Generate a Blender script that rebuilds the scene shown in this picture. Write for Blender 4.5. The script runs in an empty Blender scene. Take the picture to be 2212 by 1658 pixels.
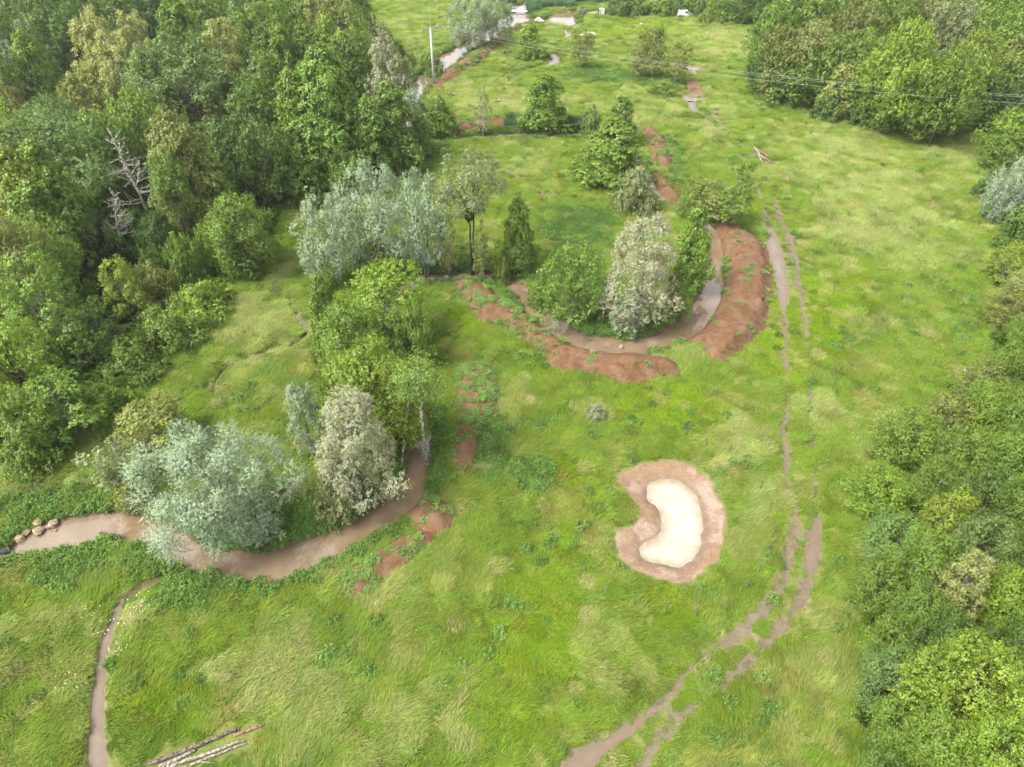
import bpy, math, random
import numpy as np
from mathutils import Vector

# ------------------------------------------------------------------ camera, world, sun, exposure
SC = bpy.context.scene
H, PITCH, F, CU, CV = 50.0, math.radians(40.0), 1562.5, 1106.0, 829.0
cam_d = bpy.data.cameras.new("camera"); cam = bpy.data.objects.new("camera", cam_d)
SC.collection.objects.link(cam); SC.camera = cam
cam.location = (0, 0, H); cam.rotation_euler = (math.pi/2 - PITCH, 0, 0)
cam_d.sensor_width = 36.0; cam_d.lens = 36.0*F/2212.0
cam_d.clip_start = 0.5; cam_d.clip_end = 6000.0

SUN_EL, SUN_AZ = math.radians(56), math.radians(-115)     # azimuth clockwise from +Y (seen from above)
W = bpy.data.worlds.new("World"); SC.world = W; W.use_nodes = True
wn, wl = W.node_tree.nodes, W.node_tree.links
wn.clear()
sky = wn.new("ShaderNodeTexSky"); sky.sky_type = 'NISHITA'; sky.sun_disc = False
sky.sun_elevation = SUN_EL; sky.sun_rotation = SUN_AZ
sky.altitude = 100; sky.air_density = 1.0; sky.dust_density = 4.0; sky.ozone_density = 1.0
hs = wn.new("ShaderNodeHueSaturation"); hs.inputs['Saturation'].default_value = 0.16
bg = wn.new("ShaderNodeBackground"); bg.inputs['Strength'].default_value = 0.15
wo = wn.new("ShaderNodeOutputWorld")
wl.new(sky.outputs[0], hs.inputs['Color']); wl.new(hs.outputs[0], bg.inputs['Color']); wl.new(bg.outputs[0], wo.inputs[0])

sd = bpy.data.lights.new("sun", 'SUN'); sun = bpy.data.objects.new("sun", sd); SC.collection.objects.link(sun)
sd.energy = 1.7; sd.angle = math.radians(16); sd.color = (1.0, 0.955, 0.86)
dirv = Vector((math.sin(SUN_AZ)*math.cos(SUN_EL), math.cos(SUN_AZ)*math.cos(SUN_EL), math.sin(SUN_EL)))
sun.rotation_euler = dirv.to_track_quat('Z', 'Y').to_euler(); sun.location = (-60, -30, 120)

SC.view_settings.view_transform = 'Standard'; SC.view_settings.look = 'None'
SC.view_settings.gamma = 1.0; SC.view_settings.exposure = 1.52
SC.render.engine = 'CYCLES'
cy = SC.cycles
cy.max_bounces = 5; cy.diffuse_bounces = 3; cy.glossy_bounces = 2; cy.transmission_bounces = 3
cy.transparent_max_bounces = 4; cy.use_denoising = True; cy.use_adaptive_sampling = True
cy.adaptive_threshold = 0.02; cy.sample_clamp_indirect = 6.0

# ------------------------------------------------------------------ helpers
COL = SC.collection
RNG = np.random.default_rng(7)

def P(u, v, z=0.0):
    """photo point (2212-wide grid) -> world point at height z"""
    dx = (u-CU)/F; dy = -(v-CV)/F
    d = (dx, math.cos(PITCH)+dy*math.sin(PITCH), -math.sin(PITCH)+dy*math.cos(PITCH))
    k = (z-H)/d[2]
    return (d[0]*k, d[1]*k)
def PA(pts, z=0.0): return np.array([P(u, v, z) for u, v in pts], float)
def project(x, y, z=0.0):
    dep = y*math.cos(PITCH)+(H-z)*math.sin(PITCH)
    up = y*math.sin(PITCH)-(H-z)*math.cos(PITCH)
    return CU+F*x/dep, CV-F*up/dep

_tab = np.random.default_rng(3).random((256, 256))
def vnoise(x, y):
    xi = np.floor(x).astype(int); yi = np.floor(y).astype(int)
    fx = x-xi; fy = y-yi; fx = fx*fx*(3-2*fx); fy = fy*fy*(3-2*fy)
    a = _tab[xi & 255, yi & 255]; b = _tab[(xi+1) & 255, yi & 255]
    c = _tab[xi & 255, (yi+1) & 255]; d = _tab[(xi+1) & 255, (yi+1) & 255]
    return (a*(1-fx)+b*fx)*(1-fy)+(c*(1-fx)+d*fx)*fy
def fbm(x, y, s, o=4, seed=0):
    """0..1 noise with feature size s metres"""
    r = 0; w = 1; t = 0
    x = np.asarray(x, float)/s+seed*17.3; y = np.asarray(y, float)/s+seed*31.7
    for i in range(o):
        r = r+vnoise(x*2**i, y*2**i)*w; t += w; w *= .5
    return r/t
def sstep(a, b, x):
    t = np.clip((x-a)/(b-a), 0, 1); return t*t*(3-2*t)

def catmull(p, closed, n=5):
    p = np.asarray(p, float); out = []
    N = len(p)
    rng_ = range(N) if closed else range(N-1)
    for i in rng_:
        if closed: a, b, c, d = p[i-1], p[i], p[(i+1) % N], p[(i+2) % N]
        else: a, b, c, d = p[max(i-1, 0)], p[i], p[i+1], p[min(i+2, N-1)]
        for k in range(n):
            t = k/n
            out.append(.5*((2*b)+(-a+c)*t+(2*a-5*b+4*c-d)*t*t+(-a+3*b-3*c+d)*t**3))
    if not closed: out.append(p[-1])
    return np.array(out)

def seg_dist(x, y, pts, wid=None, closed=False):
    """distance to a polyline; if wid is given, distance minus the local half width"""
    best = np.full(x.shape, 1e9)
    n = len(pts)
    for i in range(n if closed else n-1):
        a = pts[i]; b = pts[(i+1) % n]; ab = b-a; L = ab@ab+1e-12
        t = np.clip(((x-a[0])*ab[0]+(y-a[1])*ab[1])/L, 0, 1)
        d = np.hypot(x-a[0]-t*ab[0], y-a[1]-t*ab[1])
        if wid is not None: d = d-(wid[i]*(1-t)+wid[min(i+1, n-1)]*t)
        best = np.minimum(best, d)
    return best
def inside(x, y, poly):
    r = np.zeros(x.shape, bool); n = len(poly)
    for i in range(n):
        x1, y1 = poly[i]; x2, y2 = poly[(i+1) % n]
        if y1 == y2: continue
        c = ((y1 > y) != (y2 > y)) & (x < (x2-x1)*(y-y1)/(y2-y1)+x1)
        r ^= c
    return r

def local(fn, x, y, pts, m, far=99.0):
    """evaluate fn only near the points' bounding box"""
    out = np.full(x.shape, far)
    k = (x > pts[:, 0].min()-m) & (x < pts[:, 0].max()+m) & (y > pts[:, 1].min()-m) & (y < pts[:, 1].max()+m)
    if k.any(): out[k] = fn(x[k], y[k])
    return out
def poly_sd(x, y, poly, m=6.0):
    def f(a, b):
        d = seg_dist(a, b, poly, closed=True)
        return np.where(inside(a, b, poly), -d, d)
    return local(f, x, y, poly, m)
def line_sd(x, y, pts, wid, m=8.0):
    return local(lambda a, b: seg_dist(a, b, pts, wid), x, y, pts, m)

# ------------------------------------------------------------------ mesh helpers
def link(o): COL.objects.link(o); return o
def set_attr(me, name, vals, typ='FLOAT', dom='POINT'):
    at = me.attributes.new(name, typ, dom)
    key = {'FLOAT': 'value', 'FLOAT_COLOR': 'color', 'FLOAT_VECTOR': 'vector', 'INT': 'value'}[typ]
    at.data.foreach_set(key, np.asarray(vals, np.int32 if typ == 'INT' else np.float32).ravel())
def np_mesh(name, verts, faces, mat=None, smooth=False, attrs=()):
    """verts (n,3), faces (m,k) constant k"""
    me = bpy.data.meshes.new(name)
    verts = np.asarray(verts, np.float32); faces = np.asarray(faces, np.int32)
    k = faces.shape[1]
    me.vertices.add(len(verts)); me.vertices.foreach_set('co', verts.ravel())
    me.loops.add(faces.size); me.loops.foreach_set('vertex_index', faces.ravel())
    me.polygons.add(len(faces)); me.polygons.foreach_set('loop_start', np.arange(0, faces.size, k, dtype=np.int32))
    me.update(calc_edges=True)
    if smooth: me.polygons.foreach_set('use_smooth', np.ones(len(faces), bool))
    for (n, v, t) in attrs: set_attr(me, n, v, t)
    if mat: me.materials.append(mat)
    return me
class MB:
    """collects shapes into one mesh"""
    def __init__(s): s.v = []; s.f = []
    def add(s, v, f):
        o = len(s.v); s.v += [tuple(q) for q in v]; s.f += [tuple(i+o for i in q) for q in f]
    def box(s, c, d, rz=0.0, rx=0.0, taper=1.0):
        hx, hy, hz = d[0]/2, d[1]/2, d[2]/2; vs = []
        for z, k in ((-hz, 1), (hz, taper)):
            for x, y in ((-hx, -hy), (hx, -hy), (hx, hy), (-hx, hy)):
                X, Y, Z = x*k, y*k, z
                Y, Z = Y*math.cos(rx)-Z*math.sin(rx), Y*math.sin(rx)+Z*math.cos(rx)
                X, Y = X*math.cos(rz)-Y*math.sin(rz), X*math.sin(rz)+Y*math.cos(rz)
                vs.append((X+c[0], Y+c[1], Z+c[2]))
        s.add(vs, [(0, 3, 2, 1), (4, 5, 6, 7), (0, 1, 5, 4), (1, 2, 6, 5), (2, 3, 7, 6), (3, 0, 4, 7)])
    def tube(s, pts, rad, n=6, cap=True):
        pts = [Vector(p) for p in pts]
        if not hasattr(rad, '__len__'): rad = [rad]*len(pts)
        rings = []; prev = None
        for i, p in enumerate(pts):
            t = (pts[min(i+1, len(pts)-1)]-pts[max(i-1, 0)])
            if t.length < 1e-9: t = Vector((0, 0, 1))
            t.normalize()
            a = t.orthogonal() if prev is None else (prev-t*prev.dot(t))
            if a.length < 1e-6: a = t.orthogonal()
            a.normalize(); prev = a; b = t.cross(a)
            rings.append([p+(a*math.cos(2*math.pi*k/n)+b*math.sin(2*math.pi*k/n))*rad[i] for k in range(n)])
        v = [q for r in rings for q in r]; f = []
        for i in range(len(pts)-1):
            for k in range(n):
                f.append((i*n+k, i*n+(k+1) % n, (i+1)*n+(k+1) % n, (i+1)*n+k))
        if cap: f.append(tuple(range(n))[::-1]); f.append(tuple((len(pts)-1)*n+k for k in range(n)))
        s.add(v, f)
    def mesh(s, name, mat=None, smooth=False):
        me = bpy.data.meshes.new(name); me.from_pydata(s.v, [], s.f); me.update()
        if smooth: me.polygons.foreach_set('use_smooth', np.ones(len(me.polygons), bool))
        if mat: me.materials.append(mat)
        return me
    def obj(s, name, mat, parent=None, smooth=False):
        o = link(bpy.data.objects.new(name, s.mesh(name, mat, smooth))); o.parent = parent; return o
def tag(o, label=None, cat=None, group=None, kind=None):
    if label: o['label'] = label
    if cat: o['category'] = cat
    if group: o['group'] = group
    if kind: o['kind'] = kind
    return o
def thing(name, loc, label, cat, group=None, rz=0.0):
    o = link(bpy.data.objects.new(name, None)); o.location = loc; o.rotation_euler = (0, 0, rz)
    o.empty_display_size = .3
    return tag(o, label, cat, group)

# ------------------------------------------------------------------ material helpers
class NT:
    def __init__(s, name):
        s.m = bpy.data.materials.new(name); s.m.use_nodes = True
        s.n = s.m.node_tree.nodes; s.l = s.m.node_tree.links; s.n.clear()
        s.out = s.n.new('ShaderNodeOutputMaterial')
    def new(s, t, **kw):
        n = s.n.new(t)
        for k, v in kw.items(): setattr(n, k, v)
        return n
    def set(s, sock, v):
        if hasattr(v, 'is_output') or isinstance(v, bpy.types.NodeSocket): s.l.new(v, sock)
        else: sock.default_value = v
    def attr(s, name, typ='GEOMETRY'):
        n = s.new('ShaderNodeAttribute'); n.attribute_name = name; n.attribute_type = typ; return n
    def noise(s, scale, detail=3.0, rough=.55, vec=None, obj=False):
        n = s.new('ShaderNodeTexNoise'); n.inputs['Scale'].default_value = scale
        n.inputs['Detail'].default_value = detail; n.inputs['Roughness'].default_value = rough
        if vec is None:
            g = s.new('ShaderNodeTexCoord') if obj else s.new('ShaderNodeNewGeometry')
            vec = g.outputs['Object'] if obj else g.outputs['Position']
        s.l.new(vec, n.inputs['Vector']); return n.outputs['Fac']
    def rng(s, x, a, b, c, d):
        n = s.new('ShaderNodeMapRange'); n.clamp = True
        s.set(n.inputs[0], x)
        for i, q in enumerate((a, b, c, d)): s.set(n.inputs[1+i], q)
        return n.outputs[0]
    def math(s, op, a, b=0.0):
        n = s.new('ShaderNodeMath', operation=op); s.set(n.inputs[0], a); s.set(n.inputs[1], b); return n.outputs[0]
    def mix(s, f, a, b, typ='MIX'):
        n = s.new('ShaderNodeMix', data_type='RGBA', blend_type=typ)
        s.set(n.inputs[0], f); s.set(n.inputs[6], c4(a)); s.set(n.inputs[7], c4(b)); return n.outputs[2]
    def scale(s, col, k):
        n = s.new('ShaderNodeVectorMath', operation='SCALE'); s.set(n.inputs[0], col); s.set(n.inputs['Scale'], k); return n.outputs[0]
    def bump(s, h, strength=.4, dist=.05):
        n = s.new('ShaderNodeBump'); n.inputs['Strength'].default_value = strength
        n.inputs['Distance'].default_value = dist; s.l.new(h, n.inputs['Height']); return n.outputs[0]
    def bsdf(s, col, rough=.8, spec=.3, normal=None, **kw):
        n = s.new('ShaderNodeBsdfPrincipled'); s.set(n.inputs['Base Color'], c4(col)); s.set(n.inputs['Roughness'], rough)
        s.set(n.inputs['Specular IOR Level'], spec)
        if normal is not None: s.l.new(normal, n.inputs['Normal'])
        for k, v in kw.items(): s.set(n.inputs[k], v)
        return n.outputs[0]
    def done(s, sh): s.l.new(sh, s.out.inputs[0]); return s.m
def c4(c):
    if isinstance(c, (tuple, list)) and len(c) == 3: return (*c, 1.0)
    return c

def mat_plain(name, col, rough=.7, spec=.3, var=.25, scale=6.0, metal=0.0, bump=0.0):
    t = NT(name); n = t.noise(scale, 4, obj=True)
    c = t.mix(t.rng(n, .3, .7, 0, 1), tuple(q*(1-var) for q in col), tuple(min(1, q*(1+var)) for q in col))
    nb = t.bump(t.noise(scale*3, 4, obj=True), bump, .03) if bump else None
    return t.done(t.bsdf(c, rough, spec, nb, Metallic=metal))

def mat_leaf(name, col2_mul=(1.6, 1.38, .85), transl=.35, gloss=.0, spread=.45, back=None):
    """leaves: object colour varied leaf by leaf, lighter new growth, optional paler underside"""
    t = NT(name)
    oi = t.new('ShaderNodeObjectInfo'); lv = t.attr('lv').outputs['Fac']; tip = t.attr('tip').outputs['Fac']
    c = t.scale(oi.outputs['Color'], t.rng(lv, 0, 1, 1-spread, 1+spread))
    v = t.new('ShaderNodeVectorMath', operation='MULTIPLY'); t.l.new(c, v.inputs[0]); v.inputs[1].default_value = col2_mul
    c = t.mix(tip, c, v.outputs[0])
    if back:
        g = t.new('ShaderNodeNewGeometry'); c = t.mix(t.math('MULTIPLY', g.outputs['Backfacing'], .7), c, back)
    d = t.new('ShaderNodeBsdfDiffuse'); t.set(d.inputs[0], c)
    tr = t.new('ShaderNodeBsdfTranslucent'); t.set(tr.inputs[0], t.mix(.5, c, t.mix(1.0, c, (1.3, 1.25, .5), 'MULTIPLY')))
    m = t.new('ShaderNodeMixShader'); m.inputs[0].default_value = transl
    t.l.new(d.outputs[0], m.inputs[1]); t.l.new(tr.outputs[0], m.inputs[2]); sh = m.outputs[0]
    if gloss:
        g = t.new('ShaderNodeBsdfGlossy'); g.inputs['Roughness'].default_value = .4; t.set(g.inputs[0], (.9, .95, .9, 1))
        m2 = t.new('ShaderNodeMixShader'); m2.inputs[0].default_value = gloss
        t.l.new(sh, m2.inputs[1]); t.l.new(g.outputs[0], m2.inputs[2]); sh = m2.outputs[0]
    return t.done(sh)
def mat_inst(name, transl=.3, tipmul=(1.3, 1.15, 1.0), spread=.3):
    """ground-cover plants: colour comes from the scattered point"""
    t = NT(name)
    ic = t.attr('col', 'INSTANCER').outputs['Color']; lv = t.attr('lv').outputs['Fac']; tip = t.attr('tip').outputs['Fac']
    c = t.scale(ic, t.rng(lv, 0, 1, 1-spread, 1+spread))
    v = t.new('ShaderNodeVectorMath', operation='MULTIPLY'); t.l.new(c, v.inputs[0]); v.inputs[1].default_value = tipmul
    c = t.mix(tip, c, v.outputs[0])
    d = t.new('ShaderNodeBsdfDiffuse'); t.set(d.inputs[0], c)
    tr = t.new('ShaderNodeBsdfTranslucent'); t.set(tr.inputs[0], c)
    m = t.new('ShaderNodeMixShader'); m.inputs[0].default_value = transl
    t.l.new(d.outputs[0], m.inputs[1]); t.l.new(tr.outputs[0], m.inputs[2])
    return t.done(m.outputs[0])

M_LEAF = mat_leaf('leaf', gloss=.03)
M_SILVER = mat_leaf('silver_leaf', (1.25, 1.22, 1.15), transl=.2, gloss=.04, spread=.3, back=(.30, .37, .225))
M_BEIGE = mat_leaf('seeding_leaf', (1.55, 1.32, 1.05), transl=.25, spread=.35, back=(.33, .37, .27))
M_GRASS = mat_inst('grass_blade', .35, (1.35, 1.22, 1.15), .35)
M_WEED = mat_inst('weed_leaf', .25, (1.2, 1.15, .95), .4)
def mat_bark(name, a, b, scale=4.0):
    t = NT(name); n = t.noise(scale, 5, .65, obj=True)
    c = t.mix(t.rng(n, .42, .58, 0, 1), a, b)
    return t.done(t.bsdf(c, .9, .15, t.bump(n, .6, .03)))
M_BARK = mat_bark('bark', (.045, .035, .025), (.12, .10, .075))
M_GREYBARK = mat_bark('grey_bark', (.12, .11, .09), (.30, .28, .24))
M_BIRCH = mat_bark('birch_bark', (.09, .08, .07), (.62, .60, .55), 2.5)
M_DEAD = mat_bark('dead_wood', (.24, .225, .175), (.52, .50, .41), 3)
# ------------------------------------------------------------------ the lie of the land
WZ = -0.30
def pw(rows): # (u, v, width m) -> world pts, half widths
    a = np.array(rows, float); c = catmull(a, False, 4)
    return PA(c[:, :2], 0.0), c[:, 2]/2
def widen(p, k): return p[0], p[1]*k
STREAM = pw([(22,1190,.7),(60,1172,1.8),(100,1158,2.8),(150,1148,3.3),(200,1135,3.2),(240,1128,2.8),(280,1137,2.5),(320,1150,2.3),
 (370,1172,2.2),(430,1197,2.2),(480,1212,2.2),(530,1220,2.4),(580,1218,2.8),(630,1208,2.9),(690,1185,2.5),(750,1158,2.4),
 (800,1130,2.4),(845,1097,2.4),(880,1055,2.4),(900,1010,2.4),(905,970,2.1),(910,935,1.8),(908,905,1.4),(895,870,1.4),
 (880,820,1.6),(868,760,1.8),(860,700,1.8),(862,650,2),(880,615,2),(920,598,2.0),(970,596,1.8),(1030,594,1.8),(1080,602,2.1),
 (1110,618,2.3),(1132,645,2.2),(1165,672,2.4),(1205,700,3.0),(1240,726,2.8),(1280,740,2.5),(1330,745,2.4),(1380,745,2.4),
 (1430,734,2.4),(1475,710,2.8),(1505,685,3.0),(1525,655,2.8),(1537,620,2.4),(1545,580,2.0),(1548,540,1.8),(1535,500,1.6),
 (1500,460,1.6),(1435,425,1.6),(1400,390,1.6),(1372,345,1.6),(1352,312,1.6),(1320,295,1.7),(1280,290,1.9),(1230,289,2.1),
 (1170,290,2.0),(1090,292,1.8),(1020,296,1.6),(960,300,1.6),(905,290,1.6),(880,260,2),(890,215,2.5),(915,172,3.6),(945,148,4.6),
 (972,124,5.0),(1000,105,4.4),(1035,85,4.6),(1070,64,5.4),(1100,46,6.4),(1120,34,6.6),(1122,18,3.4),(1135,8,2.2),(1141,-2,1.8),(1155,-18,1.5)])
STREAM = widen(STREAM, 1.12)
POOL = PA(catmull([(1118,36),(1150,40),(1175,41),(1192,31),(1215,27),(1246,23),(1236,33),(1246,44),(1240,53),(1225,57),(1190,50),(1160,50),(1110,52)], True, 4))
PONDW = PA(catmull([(1393,1062),(1405,1042),(1432,1034),(1462,1038),(1495,1058),(1519,1095),(1526,1150),(1516,1198),(1490,1226),(1458,1233),
 (1425,1223),(1394,1216),(1378,1197),(1388,1176),(1413,1160),(1428,1142),(1428,1118),(1412,1099),(1396,1084)], True, 4), -.36)
PONDM = PA(catmull([(1328,1040),(1352,1017),(1400,1000),(1450,994),(1492,1005),(1530,1035),(1556,1078),(1566,1125),(1560,1175),(1540,1218),
 (1512,1250),(1480,1262),(1432,1256),(1385,1240),(1348,1218),(1325,1190),(1326,1158),(1350,1142),(1374,1122),(1380,1100),(1356,1068)], True, 4))
DITCH = pw([(214,1720,1.1),(211,1660,1.1),(206,1600,.95),(209,1540,.8),(213,1480,.7),(222,1410,.6),(235,1360,.55),(248,1325,.42),(262,1302,.25)])
PUDDLES = [('long pale', pw([(1658,496,.5),(1668,520,1.5),(1676,550,1.8),(1683,580,1.7),(1688,610,1.6),(1692,640,1.2),(1694,670,.5)])),
 ('', pw([(1760,1125,.3),(1756,1170,.5),(1754,1200,.9),(1751,1222,.8),(1748,1240,.3)])),
 ('', pw([(1232,1675,.9),(1262,1645,.8),(1300,1616,.6),(1340,1592,.4),(1375,1566,.2)])),
 ('', pw([(1478,133,.6),(1480,141,1.9),(1498,148,2.4),(1518,153,.9)])),
 ('', pw([(1480,210,1.2),(1492,217,1.9),(1508,214,1.3),(1524,213,.8)])),
 ('', pw([(1491,222,1.0),(1494,232,1.2),(1497,242,.5)])),
 ('', pw([(1522,261,.5),(1528,265,.6)])),
 ('', pw([(1178,92,.5),(1200,87,.6),(1218,82,1.0),(1227,75,1.3),(1227,70,1.1),(1218,64,.8),(1210,62,.5)])),
 ('', pw([(1172,142,1.0),(1190,139,1.4),(1198,132,1.5),(1199,126,1.3),(1195,120,.6)])),
 ('', pw([(1082,141,1.2),(1091,143,1.2)])),
 ('', pw([(1095,133,.6),(1105,134,1.0),(1117,132,.8)])),
 ('', pw([(645,688,.25),(655,703,.3),(659,712,.2)])),
 ('', pw([(634,1040,.3),(630,1055,.4),(618,1066,.3),(600,1076,.2)]))]
TRENCH = [pw([(262,1302,.85),(290,1277,.8),(330,1256,.75),(395,1232,.8),(430,1215,1.0)]),
 pw([(588,632,.9),(605,640,.6)]), pw([(620,650,.4),(640,678,.45),(655,703,.45),(659,718,.4),(645,738,.35),(600,752,.35),(560,765,.35),(510,782,.3),(480,800,.3),(462,835,.35),(463,862,.3)]),
 pw([(640,1030,.3),(632,1058,.5),(600,1078,.3)]),
 pw([(1110,181,.5),(1090,171,.6),(1087,166,.6),(1096,160,.5),(1112,154,.4),(1142,149,.4),(1172,142,.8),(1192,139,1.3),(1200,130,1.5),(1196,120,1.0),(1204,108,.4),(1190,96,.3),(1178,92,.5),(1205,87,.7),(1222,81,1.2),(1228,74,1.5),(1224,66,1.3),(1208,62,.8),(1190,59,.5),(1168,57,.4)]),
 pw([(1105,378,.3),(1120,388,.4),(1158,405,.5),(1172,425,.6),(1172,440,.4)]),
 pw([(1200,139,.4),(1235,143,.5)])]
RUTS = [pw([(1452,150,.5),(1490,205,.6),(1520,250,.6),(1560,290,.35),(1600,340,.35),(1632,400,.4),(1650,450,.7),(1664,500,1.0),(1682,560,1.2),(1690,640,1.0),(1693,700,.6),
   (1696,780,.55),(1697,860,.6),(1694,930,.65),(1696,970,.5),(1708,1050,.45),(1718,1120,.5),(1708,1190,.6),(1690,1250,.75),(1650,1310,.7),(1600,1360,.7),(1552,1400,.5),(1500,1435,.4),
   (1455,1485,.5),(1415,1530,.55),(1370,1565,.7),(1310,1608,.9),(1255,1645,1.2),(1225,1680,1.2)]),
 pw([(1500,150,.4),(1530,240,.4),(1580,290,.4),(1630,350,.4),(1668,420,.5),(1690,480,.8),(1712,540,.9),(1722,600,.8),(1732,660,.5),(1741,730,.4),(1746,800,.4),(1748,860,.35),(1752,930,.25),(1757,1000,.25),(1762,1080,.35),
   (1764,1130,.7),(1757,1190,.9),(1748,1240,.75),(1733,1290,.75),(1700,1340,.8),(1660,1385,.5),(1625,1420,.5),(1570,1470,.25),(1480,1540,.3),(1430,1590,.4),(1400,1640,.4),(1380,1680,.4)])]
ROAD = pw([(1235,25,1.6),(1262,27,2.6),(1320,29,3.2),(1400,32,3.4),(1480,35,3.4),(1560,37,3.2),(1700,42,3.2),(1900,48,3.2)])
LOGLINES = [PA([a, b]) for a, b in [((322,1653),(515,1577)),((505,1590),(569,1565)),((345,1662),(421,1623)),((362,1660),(528,1601)),((384,1664),(532,1606)),((1627,325),(1664,357)),((1635,337),(1650,350)),((1075,222),(1100,222)),((35,1163),(120,1131)),((0,1196),(24,1189)),((60,1155),(110,1138))]]
# bare soil patches (u, v, ru, rv, kind) kind 0 red soil, 1 pale mud
PATCH = [(1500,192,30,22,0),(1500,150,16,22,1),(1495,212,34,12,1),(720,640,10,18,0),(594,636,9,10,0),(1212,1030,22,18,0),(1178,1042,14,10,0),(1190,1055,12,12,0),
 (145,1240,18,14,0),(20,1325,26,10,0),(405,1390,12,6,0),(320,1440,26,14,1),(312,1480,20,8,1),(1475,866,22,7,1),(1380,1655,20,20,1),(1240,1655,40,16,1),
 (1580,1380,60,22,1),(1690,1340,24,22,1),(1735,1270,20,24,1),(1040,725,26,8,0),(1020,755,20,8,0),(960,760,14,6,0),(1125,160,20,10,1),(975,228,18,10,0),(1540,245,20,12,1),
 (395,1120,12,4,0),(130,1300,16,8,0),(1560,1560,14,10,1),(1460,175,14,10,0),(1555,60,80,4,1),(1240,60,24,7,1),(1600,1660,30,14,1),(1610,1430,26,12,1)]
MOUNDS = [  # name label, outline, height, weed cover
 ('big bare red-brown soil bank curving beside the long wheel-rut puddle', [(1548,492),(1560,474),(1592,484),(1612,502),(1646,526),(1660,560),(1664,620),(1656,680),(1640,722),(1600,762),(1558,784),(1530,776),(1500,748),(1488,736),(1522,702),(1548,660),(1568,620),(1578,570),(1558,535)], 1.15, .1),
 ('bare red-brown soil bank below the bend of the brown stream', [(1183,762),(1205,745),(1250,752),(1320,764),(1400,766),(1442,776),(1472,800),(1440,816),(1392,826),(1330,829),(1290,815),(1228,808),(1188,790)], 1.1, .1),
 ('soil bank half covered in weeds running diagonally along the stream', [(983,612),(1010,603),(1040,610),(1078,640),(1112,662),(1152,690),(1192,722),(1238,748),(1212,764),(1180,764),(1130,735),(1078,706),(1040,694),(1008,660),(990,635)], 1.2, .62),
 ('soil heap almost hidden under leafy green weeds beside the alders', [(985,805),(1008,785),(1048,786),(1070,810),(1082,850),(1078,878),(1050,892),(1020,890),(990,868)], .9, .93),
 ('narrow strip of red soil heaps left of the dark nettles', [(1000,892),(1050,878),(1084,872),(1080,894),(1048,910),(1036,945),(1028,985),(1012,1018),(976,1018),(968,988),(978,950),(988,915)], .8, .5),
 ('small red-brown soil heap right of the lower stream bend', [(890,1112),(905,1092),(935,1078),(968,1086),(982,1115),(984,1145),(968,1162),(930,1162),(898,1140)], .8, .4),
 ('weedy red soil bank sloping down to the lower stream bank', [(735,1236),(770,1216),(820,1190),(868,1158),(915,1146),(945,1160),(915,1195),(885,1225),(835,1258),(785,1292),(745,1285),(728,1262)], .8, .72),
 ('red soil ridge with weeds behind the big rounded alder', [(1386,284),(1404,276),(1432,296),(1452,332),(1450,358),(1424,362),(1404,345),(1398,310)], 1.0, .45),
 ('small bare red soil heap right of the grey-green bush', [(1408,378),(1432,384),(1456,404),(1470,424),(1460,436),(1432,430),(1414,412)], .9, .15),
 ('low soil ridge with weeds along the far side of the upper stream', [(970,278),(990,264),(1040,256),(1100,256),(1160,258),(1215,254),(1262,262),(1255,272),(1200,270),(1120,274),(1060,272),(1020,286),(985,292)], .9, .6),
 ('long weedy soil ridge beside the flooded upper stream', [(955,160),(985,140),(1015,122),(1045,102),(1075,78),(1105,62),(1122,55),(1128,62),(1108,78),(1085,98),(1060,122),(1035,142),(1000,158),(968,172)], 1.0, .72),
 ('bare red soil heap next to the foot of the power pole', [(942,182),(955,168),(975,157),(996,158),(988,170),(965,182),(948,196)], .9, .1)]
for m in MOUNDS: m_ = None
MOUNDS = [(l, PA(catmull(o, True, 4)), h, w) for l, o, h, w in MOUNDS]
def polyw(p): return PA(catmull(p, True, 2))
FOREST = [polyw([(-500,1160),(-200,1090),(0,1040),(100,985),(190,915),(280,850),(370,790),(470,700),(530,625),(590,560),(600,470),(640,405),(740,392),(810,345),(905,322),(925,290),(905,200),(890,150),(875,110),(800,60),(790,0),(780,-80),(-700,-80)]),
 polyw([(1632,-80),(1630,40),(1628,150),(1650,190),(1720,200),(1790,238),(1880,258),(1980,270),(2060,282),(2110,278),(2260,268),(2800,240),(2600,-80)]),
 polyw([(2800,240),(2260,262),(2150,295),(2128,350),(2150,440),(2165,600),(2150,700),(2150,780),(2060,860),(1960,930),(1905,1010),(1885,1100),(1890,1200),(1885,1300),(1900,1400),(1885,1500),(1890,1750),(2700,1750)])]
THICKET = polyw([(95,985),(200,905),(300,840),(390,775),(470,690),(520,640),(560,600),(540,560),(480,560),(400,600),(300,700),(200,790),(100,860),(0,930),(0,1035)])
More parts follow.
